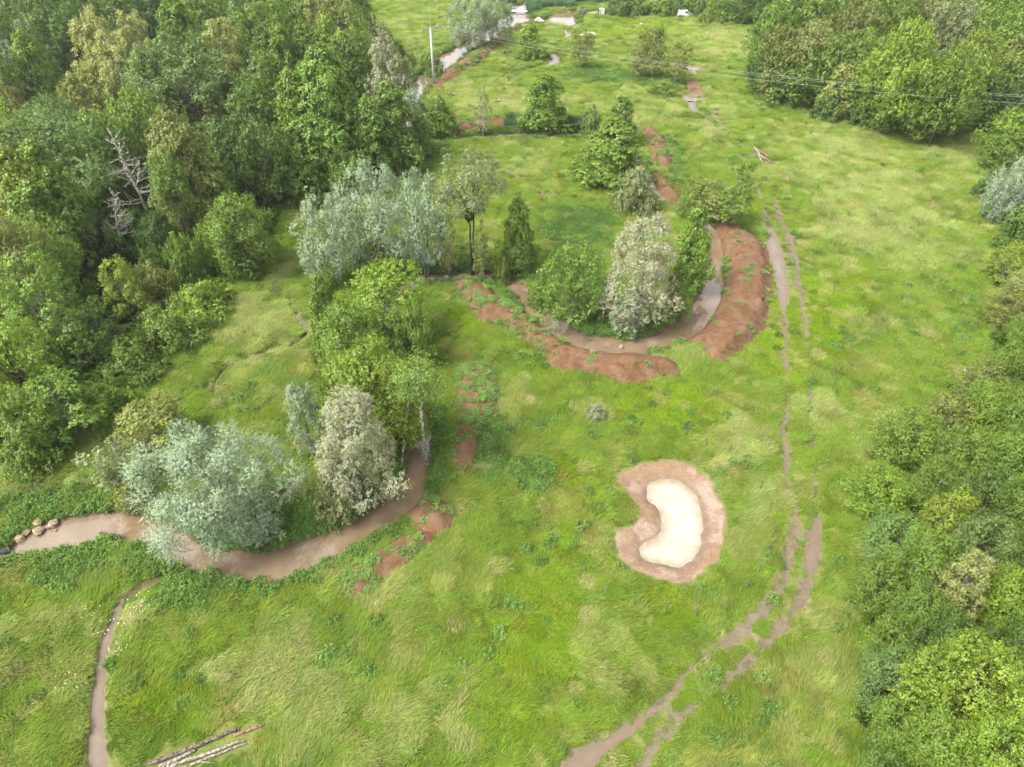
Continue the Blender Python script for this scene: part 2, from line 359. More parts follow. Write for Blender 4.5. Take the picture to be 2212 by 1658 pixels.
BANKVEG = [ # nettle and herb belts (px outline, density)
 [(1085,610),(1120,640),(1160,690),(1210,735),(1180,720),(1120,660),(1085,625)],
 [(1050,912),(1090,895),(1095,960),(1100,1000),(1050,1020),(1035,980)],
 [(1100,1000),(1160,985),(1210,1010),(1195,1050),(1150,1060),(1110,1040)],
 [(520,1250),(600,1255),(700,1222),(790,1175),(870,1120),(900,1080),(915,1090),(880,1130),(790,1190),(700,1240),(600,1272),(520,1262)],
 [(1280,755),(1380,765),(1440,762),(1435,772),(1370,776),(1280,768)],
 [(1150,600),(1200,560),(1300,560),(1330,700),(1300,735),(1240,715),(1180,660)],
 [(150,1190),(250,1165),(330,1185),(400,1215),(360,1240),(280,1250),(200,1240),(140,1280),(60,1260),(90,1210)],
 [(560,1110),(700,1080),(800,1060),(820,1090),(740,1140),(640,1180),(540,1190)],
 [(0,1075),(120,1055),(240,1060),(260,1090),(160,1110),(80,1130),(0,1165)],
 [(1200,150),(1330,150),(1480,185),(1460,200),(1330,175),(1210,160)],
 [(1440,300),(1475,330),(1480,390),(1455,400),(1440,350)],
 [(970,285),(1060,278),(1250,276),(1250,284),(1060,288),(970,297)],
 [(880,560),(1150,560),(1130,600),(1000,590),(900,600)],
 [(1360,750),(1440,740),(1500,720),(1545,650),(1565,600),(1570,560),(1560,650),(1520,720),(1450,755),(1380,765)],
 [(925,1010),(940,900),(960,880),(965,1000),(945,1070),(905,1080)],
 [(360,1240),(480,1235),(500,1262),(420,1330),(340,1330),(330,1290)]]
BANKVEG = [polyw(p) for p in BANKVEG]

def stream_sd(x, y):
    d = line_sd(x, y, STREAM[0], STREAM[1], 9)
    d = np.minimum(d, poly_sd(x, y, POOL, 9))
    return np.where(d < 50, d+(fbm(x, y, 1.6, 3, 1)-.5)*.7, d)
def pond_sd(x, y):
    k = (fbm(x, y, 1.0, 4, 2)-.5)*1.0
    return poly_sd(x, y, PONDM, 5)+k, poly_sd(x, y, PONDW, 5)+k*.35
def mound_h(x, y):
    h = np.zeros(x.shape); idx = np.full(x.shape, -1)
    for i, (l, o, hh, w) in enumerate(MOUNDS):
        d = -poly_sd(x, y, o, 3)
        d = np.where(d > -50, d+.3+(fbm(x, y, 1.2, 3, 5)-.5)*.8, d)
        k = sstep(-.05, 2.0, d)*hh*(.65+.7*fbm(x, y, 2.2, 4, 9+i))*(d > -.05)
        idx = np.where((k > h) | ((d > 0) & (idx < 0)), i, idx); h = np.maximum(h, k)
    return h, idx
def fields(x, y, light=False):
    """height and surface masks at world points"""
    R = {}
    s = stream_sd(x, y); pm, pwt = pond_sd(x, y)
    di = line_sd(x, y, DITCH[0], DITCH[1], 5)
    pu = np.full(x.shape, 99.0)
    for _, p in PUDDLES: pu = np.minimum(pu, line_sd(x, y, p[0], p[1], 4))
    pu = np.where(pu < 50, pu+(fbm(x, y, .8, 3, 4)-.5)*.7, pu)
    tr = np.full(x.shape, 99.0)
    for p in TRENCH: tr = np.minimum(tr, line_sd(x, y, p[0], p[1], 4))
    ru = np.full(x.shape, 99.0)
    for p in RUTS: ru = np.minimum(ru, line_sd(x, y, p[0], p[1], 4))
    ru = np.where(ru < 50, ru+(fbm(x, y, .9, 4, 6)-.5)*1.1, ru)
    pu_, pv_ = project(x, y, 0.0)
    thin = np.maximum(sstep(700, 760, pv_)*(1-sstep(1080, 1160, pv_)), 1-sstep(440, 480, pv_))+.8*sstep(1380, 1400, pv_)*(1-sstep(1500, 1540, pv_))
    ru = np.where(ru < 50, ru+thin*np.clip(fbm(x, y, 2.4, 4, 7)-.44, 0, 1)*2.4, ru)
    rd = line_sd(x, y, ROAD[0], ROAD[1], 6)
    near = np.minimum(np.minimum(s, np.minimum(di, pu)), np.minimum(pm, rd))
    calm = sstep(.6, 3.0, near)
    z = (fbm(x, y, 11, 4, 8)-.5)*.55*calm + (fbm(x, y, 1.7, 3, 12)-.5)*.10*calm
    z = z - .85*(1-sstep(-.7, .45, s))
    z = z - .35*(1-sstep(-2.2, -.1, pm)) - .35*(1-sstep(-1.4, .2, pwt))
    z = z - .30*(1-sstep(-.25, .25, di)) - .10*(1-sstep(-.25, .25, pu))
    z = z - .28*(1-sstep(-.25, .3, tr)) - .07*(1-sstep(-.25, .25, ru)) - .05*(1-sstep(-.6, .4, rd))
    R['z'] = z; R['s'] = s; R['pm'] = pm; R['pw'] = pwt; R['di'] = di; R['pu'] = pu; R['tr'] = tr; R['ru'] = ru; R['rd'] = rd
    u, v = project(x, y, 0.0); R['u'] = u; R['v'] = v
    fo = np.full(x.shape, 99.0)
    for p in FOREST: fo = np.minimum(fo, local(lambda a, b: np.where(inside(a, b, p), -1, 1)*seg_dist(a, b, p, closed=True), x, y, p, 8))
    R['fo'] = fo
    red = np.zeros(x.shape); mud = np.zeros(x.shape)
    nz = (fbm(x, y, 1.1, 4, 14)-.5)*2.2
    for (pu_, pv_, a, b, k) in PATCH:
        g = np.exp(-((u-pu_)/a)**2-((v-pv_)/b)**2)
        g = sstep(.35, .75, g+nz*.35)
        if k: mud = np.maximum(mud, g*.75)
        else: red = np.maximum(red, g*.9)
    R['red'] = red; R['mud'] = mud
    return R
def gauss(u, v, lst):
    r = np.zeros(u.shape)
    for (a, b, c, d, k) in lst: r = np.maximum(r, k*np.exp(-((u-a)/c)**2-((v-b)/d)**2))
    return r
PALE = [(1900,470,190,150,1.),(1780,340,160,90,.8),(2050,330,120,60,.7),(1540,250,60,60,.9),(1700,200,60,40,.4),(1560,100,120,50,.8),(1150,230,260,40,.7),(1380,240,120,60,.8),(880,80,100,60,.55),
 (560,720,110,110,.8),(350,960,230,60,.8),(60,1050,120,40,.9),(520,840,120,70,.7),(600,600,50,90,.5),(90,1440,110,110,.8),(90,1330,60,30,.6),(310,1340,50,70,.7),(480,1430,90,50,.9),(620,1500,120,130,.9),(860,1330,70,110,.7),
 (700,1620,160,60,.7),(1320,1420,70,110,.55),(1930,950,70,110,.55),(1760,900,60,50,.5),(1620,960,90,90,.75),(1640,1080,60,70,.8),(1620,1190,50,50,.5),(1500,770,60,40,1.),(1290,885,30,30,.8),(1090,850,40,60,.6),(1100,1030,60,30,.6),(950,1200,60,50,.6),
 (1800,1400,90,150,.55),(1700,1560,160,100,.5),(1250,640,40,20,.5),(1650,540,30,60,.9),(1440,455,60,60,.5),(1130,340,110,50,.6),(1030,540,90,30,.3),(1500,90,60,50,.6),(1290,230,60,30,.8),(880,1560,120,90,.5),(1000,190,100,30,.7),(1200,60,60,20,.4),(1860,720,70,60,.6)]
BRIGHT = [(1450,880,200,70,1.),(1230,1100,100,150,.9),(1150,1350,120,250,.9),(1700,760,90,120,.8),(1800,700,90,130,.95),(1850,620,60,80,.9),(1770,480,40,120,.8),(1640,430,40,80,.7),(1700,1000,60,60,.6),(1450,1320,120,60,.8),(1500,1500,120,90,.7),
 (430,1540,180,90,1.),(330,1540,100,80,.9),(1900,1000,60,60,.4),(1600,1560,110,90,.5),(1150,780,90,70,.7),(1000,700,60,50,.6),(1380,60,140,25,.9),(1620,270,60,30,.4),(1130,1560,200,90,.7),(1560,160,60,60,.4),(400,1400,120,80,.5),(960,100,40,30,.4),(1780,1130,60,120,.4)]
LUSH = [(1240,500,130,100,.75),(1330,430,90,50,.6),(1150,420,60,80,.4),(1060,980,60,80,1.),(1160,1025,50,30,1.),(620,830,120,60,.45),(860,370,90,30,.5),(940,330,80,25,.6),(1330,165,160,18,.9),(430,1280,60,60,.7),(150,1240,130,50,.8),(720,1130,100,40,.8),(700,1420,60,40,.6),
 (1020,600,130,30,.6),(1180,500,80,80,.6),(2000,260,140,22,.6),(1800,235,90,20,.6),(560,1360,90,40,.4),(1080,1300,50,40,.5),(1020,1450,80,50,.4),(540,1500,40,30,.3),(1440,740,90,20,.6),(640,440,60,40,.6),(1850,1300,50,60,.3),(2080,650,50,200,.5),(560,330,60,30,.5),(1180,95,80,14,.0),(1240,10,100,10,.8)]
def grass_colour(x, y, u, v):
    n1 = fbm(x, y, 7, 4, 21); n2 = fbm(x, y, 2.2, 4, 22); n3 = fbm(x, y, 18, 3, 23)
    pale = gauss(u, v, PALE); br = gauss(u, v, BRIGHT); lu = gauss(u, v, LUSH)
    base = np.array([.168, .248, .036]); P_ = np.array([.278, .338, .105]); B_ = np.array([.182, .275, .022]); L_ = np.array([.08, .155, .035])
    YE = np.array([.27, .29, .085])
    wp = np.clip(sstep(.2, .9, pale*.9+(n2-.5)*1.3+(n1-.5)*.8), 0, 1)[..., None]
    wb = np.clip(sstep(.25, .8, br+(n1-.5)*.9-.6*wp[..., 0]), 0, 1)[..., None]
    wl_ = np.clip(sstep(.3, .75, lu+(n2-.5)*(.25+1.0*lu)), 0, 1)[..., None]
    wd = sstep(.55, .72, fbm(x, y, 4.0, 4, 25)*.6+n3*.4)[..., None]*.28*(1-.8*wp)
    c = base*(1-wp)+P_*wp
    c = c*(1-wb)+B_*wb
    c = c*(1-wd)+np.array([.10, .20, .035])*wd
    c = c*(1-wl_)+L_*wl_
    wy = sstep(.60, .75, fbm(x, y, 3.0, 4, 26))[..., None]*.6*(1-wl_)
    c = c*(1-wy)+YE*wy
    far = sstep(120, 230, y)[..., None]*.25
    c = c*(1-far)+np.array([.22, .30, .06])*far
    return c, wp[..., 0], wb[..., 0], wl_[..., 0]

# ------------------------------------------------------------------ ground sheet
ys = [-40, -20, -5, 5, 12]
y_ = 17.0
while y_ < 262: ys.append(y_); y_ += .10+.0021*y_
ys += [265, 272, 285, 310, 350, 420, 560, 800, 1300, 2200, 3500]
ys = np.array(ys)
ts = np.concatenate([[-40, -14, -6, -3, -2, -1.6, -1.4], np.linspace(-1.3, 1.3, 760), [1.4, 1.6, 2, 3, 6, 14, 40]])
hw = np.maximum(20, (np.clip(ys, 12, 265)*math.cos(PITCH)+H*math.sin(PITCH))*CU/F)
GX = ts[None, :]*hw[:, None]; GY = np.repeat(ys[:, None], len(ts), 1)
GX = GX.astype(float); shp = GX.shape
gx = GX.ravel(); gy = GY.ravel()
G = fields(gx, gy)
gc, gwp, gwb, gwl = grass_colour(gx, gy, G['u'], G['v'])
def blend(c, col, w): return c*(1-w[:, None])+np.array(col)*w[:, None]
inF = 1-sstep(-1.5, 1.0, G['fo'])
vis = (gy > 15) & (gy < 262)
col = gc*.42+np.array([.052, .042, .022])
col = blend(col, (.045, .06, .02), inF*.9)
col = blend(col, (.16, .08, .045), G['red'])
col = blend(col, (.19, .135, .09), G['mud'])
col = blend(col, (.13, .098, .065), (1-sstep(-.05, .35, G['ru']))*.9)
col = blend(col, (.10, .075, .04), (1-sstep(-.05, .25, G['tr']))*.8)
bank = (1-sstep(.0, .4, G['s']))
col = blend(col, (.085, .058, .034), bank)
col = blend(col, (.20, .125, .075), 1-sstep(-.25, .1, G['pm']))
wetp = sstep(.45, .62, fbm(gx, gy, 1.4, 4, 33))*(1-sstep(-.3, 0, G['pm']))
col = blend(col, (.27, .20, .15), wetp*.8)
col = blend(col, (.16, .11, .075), 1-sstep(0, .5, G['pw']))
col = blend(col, (.17, .13, .095), 1-sstep(-.05, .2, np.minimum(G['pu'], G['di'])))
col = blend(col, (.27, .185, .13), 1-sstep(-.1, .5, G['rd']))
bare = np.clip(G['red']+G['mud']+(1-sstep(-.1, .3, np.minimum(np.minimum(G['ru'], G['pm']), np.minimum(G['s'], G['rd'])))), 0, 1)
idx = np.arange(shp[0]*shp[1]).reshape(shp)
quads = np.stack([idx[:-1, :-1], idx[:-1, 1:], idx[1:, 1:], idx[1:, :-1]], -1).reshape(-1, 4)
t = NT('ground')
a = t.attr('gcol').outputs['Color']; b = t.attr('bare').outputs['Fac']
nf = t.noise(5.0, 5, .7); nm = t.noise(1.3, 4, .6)
c = t.scale(a, t.rng(nf, .25, .75, .62, 1.38)); c = t.scale(c, t.rng(nm, .3, .7, .85, 1.15))
c = t.mix(t.math('MULTIPLY', t.rng(t.noise(14, 4, .7), .58, .72, 0, 1), t.math('MULTIPLY', b, .5)), c, (.10, .065, .04))
gm = t.done(t.bsdf(c, t.rng(b, 0, 1, .95, .6), t.rng(b, 0, 1, .05, .35), t.bump(nf, .5, .12)))
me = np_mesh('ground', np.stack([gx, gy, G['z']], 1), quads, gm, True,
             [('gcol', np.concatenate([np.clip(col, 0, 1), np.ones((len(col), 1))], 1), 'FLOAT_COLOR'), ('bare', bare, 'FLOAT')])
tag(link(bpy.data.objects.new('ground', me)), kind='structure')

# height lookup for placing things (ground sheet plus mounds)
def gz(x, y, mounds=True):
    xa = np.atleast_1d(np.asarray(x, float)); ya = np.atleast_1d(np.asarray(y, float))
    z = fields(xa, ya)['z']
    if mounds: z = z+mound_h(xa, ya)[0]
    return z if np.ndim(x) else float(z[0])

# ------------------------------------------------------------------ water
def cell_sheet(name, mat, z, sdf, lim, bounds, step):
    x0, y0, x1, y1 = bounds
    nx = int((x1-x0)/step)+2; ny = int((y1-y0)/step)+2
    X, Y = np.meshgrid(x0+np.arange(nx)*step, y0+np.arange(ny)*step)
    d = sdf(X.ravel(), Y.ravel()).reshape(X.shape) < lim
    q = d[:-1, :-1] | d[1:, :-1] | d[:-1, 1:] | d[1:, 1:]
    id_ = np.arange(nx*ny).reshape(ny, nx)
    fq = np.stack([id_[:-1, :-1][q], id_[:-1, 1:][q], id_[1:, 1:][q], id_[1:, :-1][q]], -1)
    used, inv = np.unique(fq, return_inverse=True)
    v = np.stack([X.ravel()[used], Y.ravel()[used], np.full(len(used), z)], 1)
    o = link(bpy.data.objects.new(name, np_mesh(name, v, inv.reshape(fq.shape), mat, True, [('depth', -sdf(v[:, 0], v[:, 1]), 'FLOAT')])))
    return tag(o, kind='structure')
def mat_water(name, a, b, rough=.06, nscale=1.2, bump=.12, spec=.5, coat=0.0, edge=None):
    t = NT(name); n = t.noise(.35, 4, .6); w = t.noise(nscale*2.5, 3, .5)
    cc = t.mix(t.rng(n, .35, .65, 0, 1), a, b)
    if edge: cc = t.mix(t.rng(t.math('ADD', t.attr('depth').outputs['Fac'], t.rng(t.noise(1.6, 4, .6), .3, .7, -.3, .3)), .0, 1.1, 1, 0), cc, edge)
    return t.done(t.bsdf(cc, rough, spec, t.bump(w, bump, .04), IOR=1.45, **({'Coat Weight': coat, 'Coat Roughness': .04})))
M_STREAM = mat_water('muddy_water', (.150, .100, .058), (.205, .148, .096), rough=.04, nscale=.6, bump=.02, spec=1.0, coat=.7)
M_POND = mat_water('milky_water', (.325, .304, .235), (.385, .36, .29), .12, .8, .03, .4, 0, (.23, .175, .12))
M_PUD = mat_water('puddle_water', (.15, .122, .092), (.20, .165, .135), .08, 1, .05, .7, 0, (.14, .10, .065))
def bnd(p, m): return (p[:, 0].min()-m, p[:, 1].min()-m, p[:, 0].max()+m, p[:, 1].max()+m)
cell_sheet('stream_water', M_STREAM, WZ, stream_sd, .45, bnd(np.concatenate([STREAM[0], POOL]), 2), .4)
cell_sheet('pond_water', M_POND, -.37, lambda x, y: pond_sd(x, y)[1], .6, bnd(PONDW, 2), .3)
cell_sheet('ditch_water', M_PUD, -.15, lambda x, y: line_sd(x, y, *DITCH), .3, bnd(DITCH[0], 1), .15)
for l, p in PUDDLES:
    cell_sheet('puddle', M_PUD, -.055, lambda x, y: line_sd(x, y, *p), .45, bnd(p[0], 1), .2)

# ------------------------------------------------------------------ soil mounds
t = NT('red_soil')
n1 = t.noise(1.2, 5, .6); n2 = t.noise(9, 4, .7)
c = t.mix(t.rng(n1, .3, .7, 0, 1), (.108, .057, .030), (.180, .103, .056))
c = t.scale(c, t.rng(n2, .3, .7, .7, 1.25)); c = t.mix(t.rng(t.noise(.55, 4, .6), .5, .7, 0, .6), c, (.20, .135, .09))
M_SOIL = t.done(t.bsdf(c, .95, .1, t.bump(t.noise(4, 5, .7), .9, .15)))
for i, (lab, o, hh, wc) in enumerate(MOUNDS):
    x0, y0, x1, y1 = bnd(o, .6); st = .25 if y0 < 130 else .4
    X, Y = np.meshgrid(np.arange(x0, x1, st), np.arange(y0, y1, st))
    xf, yf = X.ravel(), Y.ravel()
    d = -poly_sd(xf, yf, o, 3)+.3+(fbm(xf, yf, 1.2, 3, 5)-.5)*.8
    k = sstep(-.05, 2.0, d)*hh*(.65+.7*fbm(xf, yf, 2.2, 4, 9+i))*(d > -.05)
    z = gz(xf, yf, False)+k+np.where(d > 0, .012+(fbm(xf, yf, .7, 3, 40)-.5)*.12*sstep(0, .6, d), np.maximum(d, -.6)*.9-.01)
    m = (d > -.45).reshape(X.shape); q = m[:-1, :-1] & m[1:, :-1] & m[:-1, 1:] & m[1:, 1:]
    id_ = np.arange(X.size).reshape(X.shape)
    fq = np.stack([id_[:-1, :-1][q], id_[:-1, 1:][q], id_[1:, 1:][q], id_[1:, :-1][q]], -1)
    used, inv = np.unique(fq, return_inverse=True)
    ob = link(bpy.data.objects.new('soil_mound', np_mesh('soil_mound', np.stack([xf, yf, z], 1)[used], inv.reshape(fq.shape), M_SOIL, True)))
    tag(ob, lab, 'soil bank', 'banks of dug red soil')
# ------------------------------------------------------------------ ground cover (uncountable: stuff)
def scatter(name, xyz, rot, scl, col, pick, sources, label=None):
    n = len(xyz)
    me = bpy.data.meshes.new(name); me.vertices.add(n); me.vertices.foreach_set('co', np.asarray(xyz, np.float32).ravel())
    set_attr(me, 'rot', rot, 'FLOAT_VECTOR'); set_attr(me, 'scl', scl, 'FLOAT_VECTOR')
    set_attr(me, 'col', np.concatenate([col, np.ones((n, 1))], 1), 'FLOAT_COLOR'); set_attr(me, 'pick', pick, 'INT')
    o = link(bpy.data.objects.new(name, me)); tag(o, label, kind='stuff')
    ng = bpy.data.node_groups.new(name, 'GeometryNodeTree')
    ng.interface.new_socket('Geometry', in_out='INPUT', socket_type='NodeSocketGeometry')
    ng.interface.new_socket('Geometry', in_out='OUTPUT', socket_type='NodeSocketGeometry')
    N, L = ng.nodes, ng.links
    gi = N.new('NodeGroupInput'); go = N.new('NodeGroupOutput'); J = N.new('GeometryNodeJoinGeometry')
    def na(nm, ty):
        a = N.new('GeometryNodeInputNamedAttribute'); a.data_type = ty; a.inputs[0].default_value = nm; return a.outputs[0]
    e2r = N.new('FunctionNodeEulerToRotation'); L.new(na('rot', 'FLOAT_VECTOR'), e2r.inputs[0])
    sc = na('scl', 'FLOAT_VECTOR'); pk = na('pick', 'INT')
    for k, src in enumerate(sources):
        oi = N.new('GeometryNodeObjectInfo'); oi.inputs['Object'].default_value = src
        cm = N.new('FunctionNodeCompare'); cm.data_type = 'INT'; cm.operation = 'EQUAL'
        L.new(pk, cm.inputs[2]); cm.inputs[3].default_value = k
        io = N.new('GeometryNodeInstanceOnPoints')
        L.new(gi.outputs[0], io.inputs['Points']); L.new(cm.outputs[0], io.inputs['Selection'])
        L.new(oi.outputs['Geometry'], io.inputs['Instance']); L.new(e2r.outputs[0], io.inputs['Rotation']); L.new(sc, io.inputs['Scale'])
        L.new(io.outputs[0], J.inputs[0])
    L.new(J.outputs[0], go.inputs[0])
    md = o.modifiers.new('scatter', 'NODES'); md.node_group = ng
    return o

def grass_patch(seed, nb=110, rad=.62, ln=(.45, .85), wd=.034, lean=1.0, mat=None):
    r = np.random.default_rng(seed)
    a = r.random(nb)*6.283; q = np.sqrt(r.random(nb))*rad
    bx, by = q*np.cos(a), q*np.sin(a)
    L_ = r.uniform(*ln, nb); th = r.normal(0, .38, nb)            # heading about +x
    le = np.clip(r.normal(lean, .25, nb), .05, 1.5)              # how far it bends over
    w = wd*r.uniform(.6, 1.3, nb)
    lev = [0, .38, .72, 1.0]; V = []; T = []
    for i, s in enumerate(lev):
        ang = le*(.35+.95*s)                                     # angle from vertical
        hor = L_*s*np.sin(np.clip(ang, 0, 1.5))*.9; ver = L_*s*np.cos(np.clip(ang*.85, 0, 1.42))
        cx = bx+hor*np.cos(th); cy_ = by+hor*np.sin(th)
        ww = w*(1, .95, .7, .12)[i]
        tx, ty = -np.sin(th)*ww/2, np.cos(th)*ww/2
        V.append(np.stack([cx-tx, cy_-ty, ver], 1)); V.append(np.stack([cx+tx, cy_+ty, ver+.004], 1)); T += [s, s]
    V = np.stack(V, 1).reshape(-1, 3)
    b = np.arange(nb)[:, None]*8
    fc = np.concatenate([b+np.array([[0, 1, 3, 2]]), b+np.array([[2, 3, 5, 4]]), b+np.array([[4, 5, 7, 6]])])
    tip = np.tile(np.array(T)**2, nb)*np.repeat(r.random(nb), 8)
    me = np_mesh('grass_patch', V, fc, mat, False, [('lv', np.repeat(r.random(nb), 8), 'FLOAT'), ('tip', tip, 'FLOAT')])
    return bpy.data.objects.new('grass_patch', me)

def leaf_cards(pos, nrm, size, r, aspect=.62):
    """diamond leaves: returns verts, faces"""
    n = len(pos)
    nrm = nrm/np.maximum(np.linalg.norm(nrm, axis=1, keepdims=True), 1e-6)
    t = r.normal(size=(n, 3)); t -= nrm*(t*nrm).sum(1, keepdims=True); t /= np.maximum(np.linalg.norm(t, axis=1, keepdims=True), 1e-6)
    b = np.cross(nrm, t); s = size[:, None]
    V = np.stack([pos-t*s*.5, pos+b*s*.5*aspect-t*s*.05+nrm*s*.06, pos+t*s*.5, pos-b*s*.5*aspect-t*s*.05+nrm*s*.06], 1).reshape(-1, 3)
    return V, np.arange(n*4).reshape(n, 4)
def herb_patch(seed, nst=26, lf=12, rad=.5, hgt=.55, leaf=.11, mat=None, dome=.6):
    r = np.random.default_rng(seed)
    a = r.random(nst)*6.283; q = np.sqrt(r.random(nst))
    sx, sy = q*rad*np.cos(a), q*rad*np.sin(a); h = hgt*(1-dome*q**2)*r.uniform(.6, 1.15, nst)
    k = r.random((nst, lf))**.6
    aa = r.random((nst, lf))*6.283; rr = .16*r.random((nst, lf))
    x = sx[:, None]*(1+.25*k)+rr*np.cos(aa); y = sy[:, None]*(1+.25*k)+rr*np.sin(aa); z = h[:, None]*k
    pos = np.stack([x, y, z], -1).reshape(-1, 3)
    nrm = np.stack([np.cos(aa)*.5, np.sin(aa)*.5, np.ones_like(aa)], -1).reshape(-1, 3)+r.normal(0, .35, (nst*lf, 3))
    V, Fc = leaf_cards(pos, nrm, leaf*r.uniform(.6, 1.4, nst*lf), r)
    me = np_mesh('herb_patch', V, Fc, mat, False, [('lv', np.repeat(r.random(nst*lf), 4), 'FLOAT'), ('tip', np.repeat((k.ravel() > .85)*r.random(nst*lf), 4), 'FLOAT')])
    return bpy.data.objects.new('herb_patch', me)

G_TALL = [grass_patch(i, 240, .74, (.32, .72), .026, .9, M_GRASS) for i in range(5)]
G_SHORT = [grass_patch(20+i, 210, .66, (.15, .38), .030, .45, M_GRASS) for i in range(4)]
H_ALL = [herb_patch(40+i, mat=M_WEED) for i in range(4)]

def sample_view(density_fn, seed, v_top=-12, m=60, z=0.0):
    """random ground points inside the widened view, density per m2 = density_fn(y)"""
    r = np.random.default_rng(seed); out = []
    yy = 18.0
    while yy < 246:
        dy = 1.0; hwid = (yy*math.cos(PITCH)+H*math.sin(PITCH))*(CU+m)/F
        n = r.poisson(density_fn(yy)*2*hwid*dy)
        out.append(np.stack([r.uniform(-hwid, hwid, n), r.uniform(yy, yy+dy, n)], 1)); yy += dy
    return np.concatenate(out), r

# meadow grass
pts, r = sample_view(lambda y: 4.4-2.6*sstep(60, 200, y), 101)
x, y = pts[:, 0], pts[:, 1]
Fd = fields(x, y); mh, mi = mound_h(x, y)
c, wp_, wb_, wl_ = grass_colour(x, y, Fd['u'], Fd['v'])
keep = (Fd['s'] > .22) & (Fd['pm'] > .12) & (Fd['di'] > .2) & (Fd['pu'] > .3) & (Fd['rd'] > .35) & (mh < .05) & (Fd['fo'] > -2.5)
keep &= (Fd['ru'] > .22) | (r.random(len(x)) < .14)
keep &= (Fd['tr'] > .28) | (r.random(len(x)) < .04)
keep &= r.random(len(x)) > np.maximum(Fd['red'], Fd['mud'])*.95
lg = np.full(len(x), 9.)
for q in LOGLINES: lg = np.minimum(lg, seg_dist(x, y, q))
keep &= lg > .42
tall = np.clip(.40+.6*wp_-.8*wb_+(fbm(x, y, 3, 3, 50)-.5)*.9, 0, 1)
rut_near = 1-sstep(.2, 1.2, Fd['ru'])
tall = np.clip(tall-rut_near*.8, 0, 1)
edge = np.minimum.reduce([Fd['s']*.8, Fd['pm'], Fd['di'], Fd['pu'], Fd['ru']*1.0, Fd['tr']*1.3, lg*.7])
sm = sstep(.15, 1.0, edge)
istall = r.random(len(x)) < np.clip(tall*1.3-.1, .04, 1)*(sm > .75)
# wind-laid swirls
ang = .6+1.5*(fbm(x, y, 9, 3, 60)-.5)*2+1.3*(fbm(x, y, 3.0, 2, 61)-.5)*2
ang = ang+r.normal(0, .42, len(x))
s = r.uniform(.75, 1.25, len(x))*(1+.3*sstep(100, 230, y))*(.42+.58*sm)
zs = s*r.uniform(.75, 1.2, len(x))*np.where(istall, .65+.55*tall, .8)
colr = c*(.86+.28*fbm(x, y, 1.6, 3, 66)[:, None])*r.uniform(.82, 1.18, (len(x), 1))*(1+r.normal(0, .05, (len(x), 3)))
hay = r.random(len(x)) < .05+.10*wp_
colr[hay] = colr[hay]*.4+np.array([.40, .37, .17])*.6
k = keep
pick = np.where(istall, r.integers(0, 5, len(x)), 5+r.integers(0, 4, len(x)))
tilt = r.normal(0, .08, (len(x), 2))
scatter('meadow_grass', np.stack([x, y, Fd['z']-.02], 1)[k], np.stack([tilt[:, 0], tilt[:, 1], ang], 1)[k],
        np.stack([s, s, zs], 1)[k], np.clip(colr[k], .01, .9), pick[k], G_TALL+G_SHORT)
print('grass patches', k.sum())

# nettles and herbs on the mounds, along the banks and dotted through the meadow
pts, r = sample_view(lambda y: 5.0-2.6*sstep(60, 200, y), 202)
x, y = pts[:, 0], pts[:, 1]
Fd = fields(x, y); mh, mi = mound_h(x, y)
wc = np.array([m[3] for m in MOUNDS]+[0.])[mi]
nn = fbm(x, y, 1.5, 4, 70)
pm_ = np.where((mi >= 0) & (mh > .0), (nn < .33+.36*wc+.05*wc**2)*(.25+.75*wc), 0)
bv = np.zeros(len(x))
for p in BANKVEG: bv = np.maximum(bv, (poly_sd(x, y, p, 3) < (nn-.5)*1.6)*.9)
bv = np.maximum(bv, ((Fd['s'] < 1.3) & (Fd['s'] > .1))*(fbm(x, y, 4, 3, 71) > .42)*.8)
u_, v_ = Fd['u'], Fd['v']
lush = gauss(u_, v_, LUSH)
med = .03+.5*sstep(.5, .9, lush+(nn-.5)*.8)+.18*(fbm(x, y, 5, 4, 72) > .68)
pr = np.where(mi >= 0, np.where(mh > .0, pm_, 0), np.maximum(bv, med*.6))
lg = np.full(len(x), 9.)
for q in LOGLINES: lg = np.minimum(lg, seg_dist(x, y, q))
k = (r.random(len(x)) < pr) & (lg > .7) & (r.random(len(x)) > Fd['red']*.75) & (Fd['s'] > .08) & (Fd['pm'] > .1) & (Fd['di'] > .1) & (Fd['pu'] > .15) & (Fd['rd'] > .4) & (Fd['fo'] > -2) & ((Fd['ru'] > .3) | (r.random(len(x)) < .1))
hc = np.array([.085, .165, .036])*(1-nn[:, None])*1.0+np.array([.15, .25, .062])*nn[:, None]
hc = np.where((mi >= 0)[:, None], np.array([.15, .25, .065]), hc)*r.uniform(.75, 1.3, (len(x), 1))
ws = np.where(mi >= 0, r.uniform(.45, .95, len(x)), r.uniform(.6, 1.35, len(x)))*(1+.25*sstep(100, 230, y))
ws = ws*np.where(Fd['red'] > .3, .6, 1)
scatter('weeds', np.stack([x, y, Fd['z']+mh-.02], 1)[k], np.stack([r.normal(0, .1, len(x)), r.normal(0, .1, len(x)), r.random(len(x))*6.28], 1)[k],
        np.stack([ws, ws, ws*np.where(mi >= 0, .6, 1.1)], 1)[k], np.clip(hc[k], .01, .9), r.integers(0, 4, len(x))[k], H_ALL)
print('weeds', k.sum())
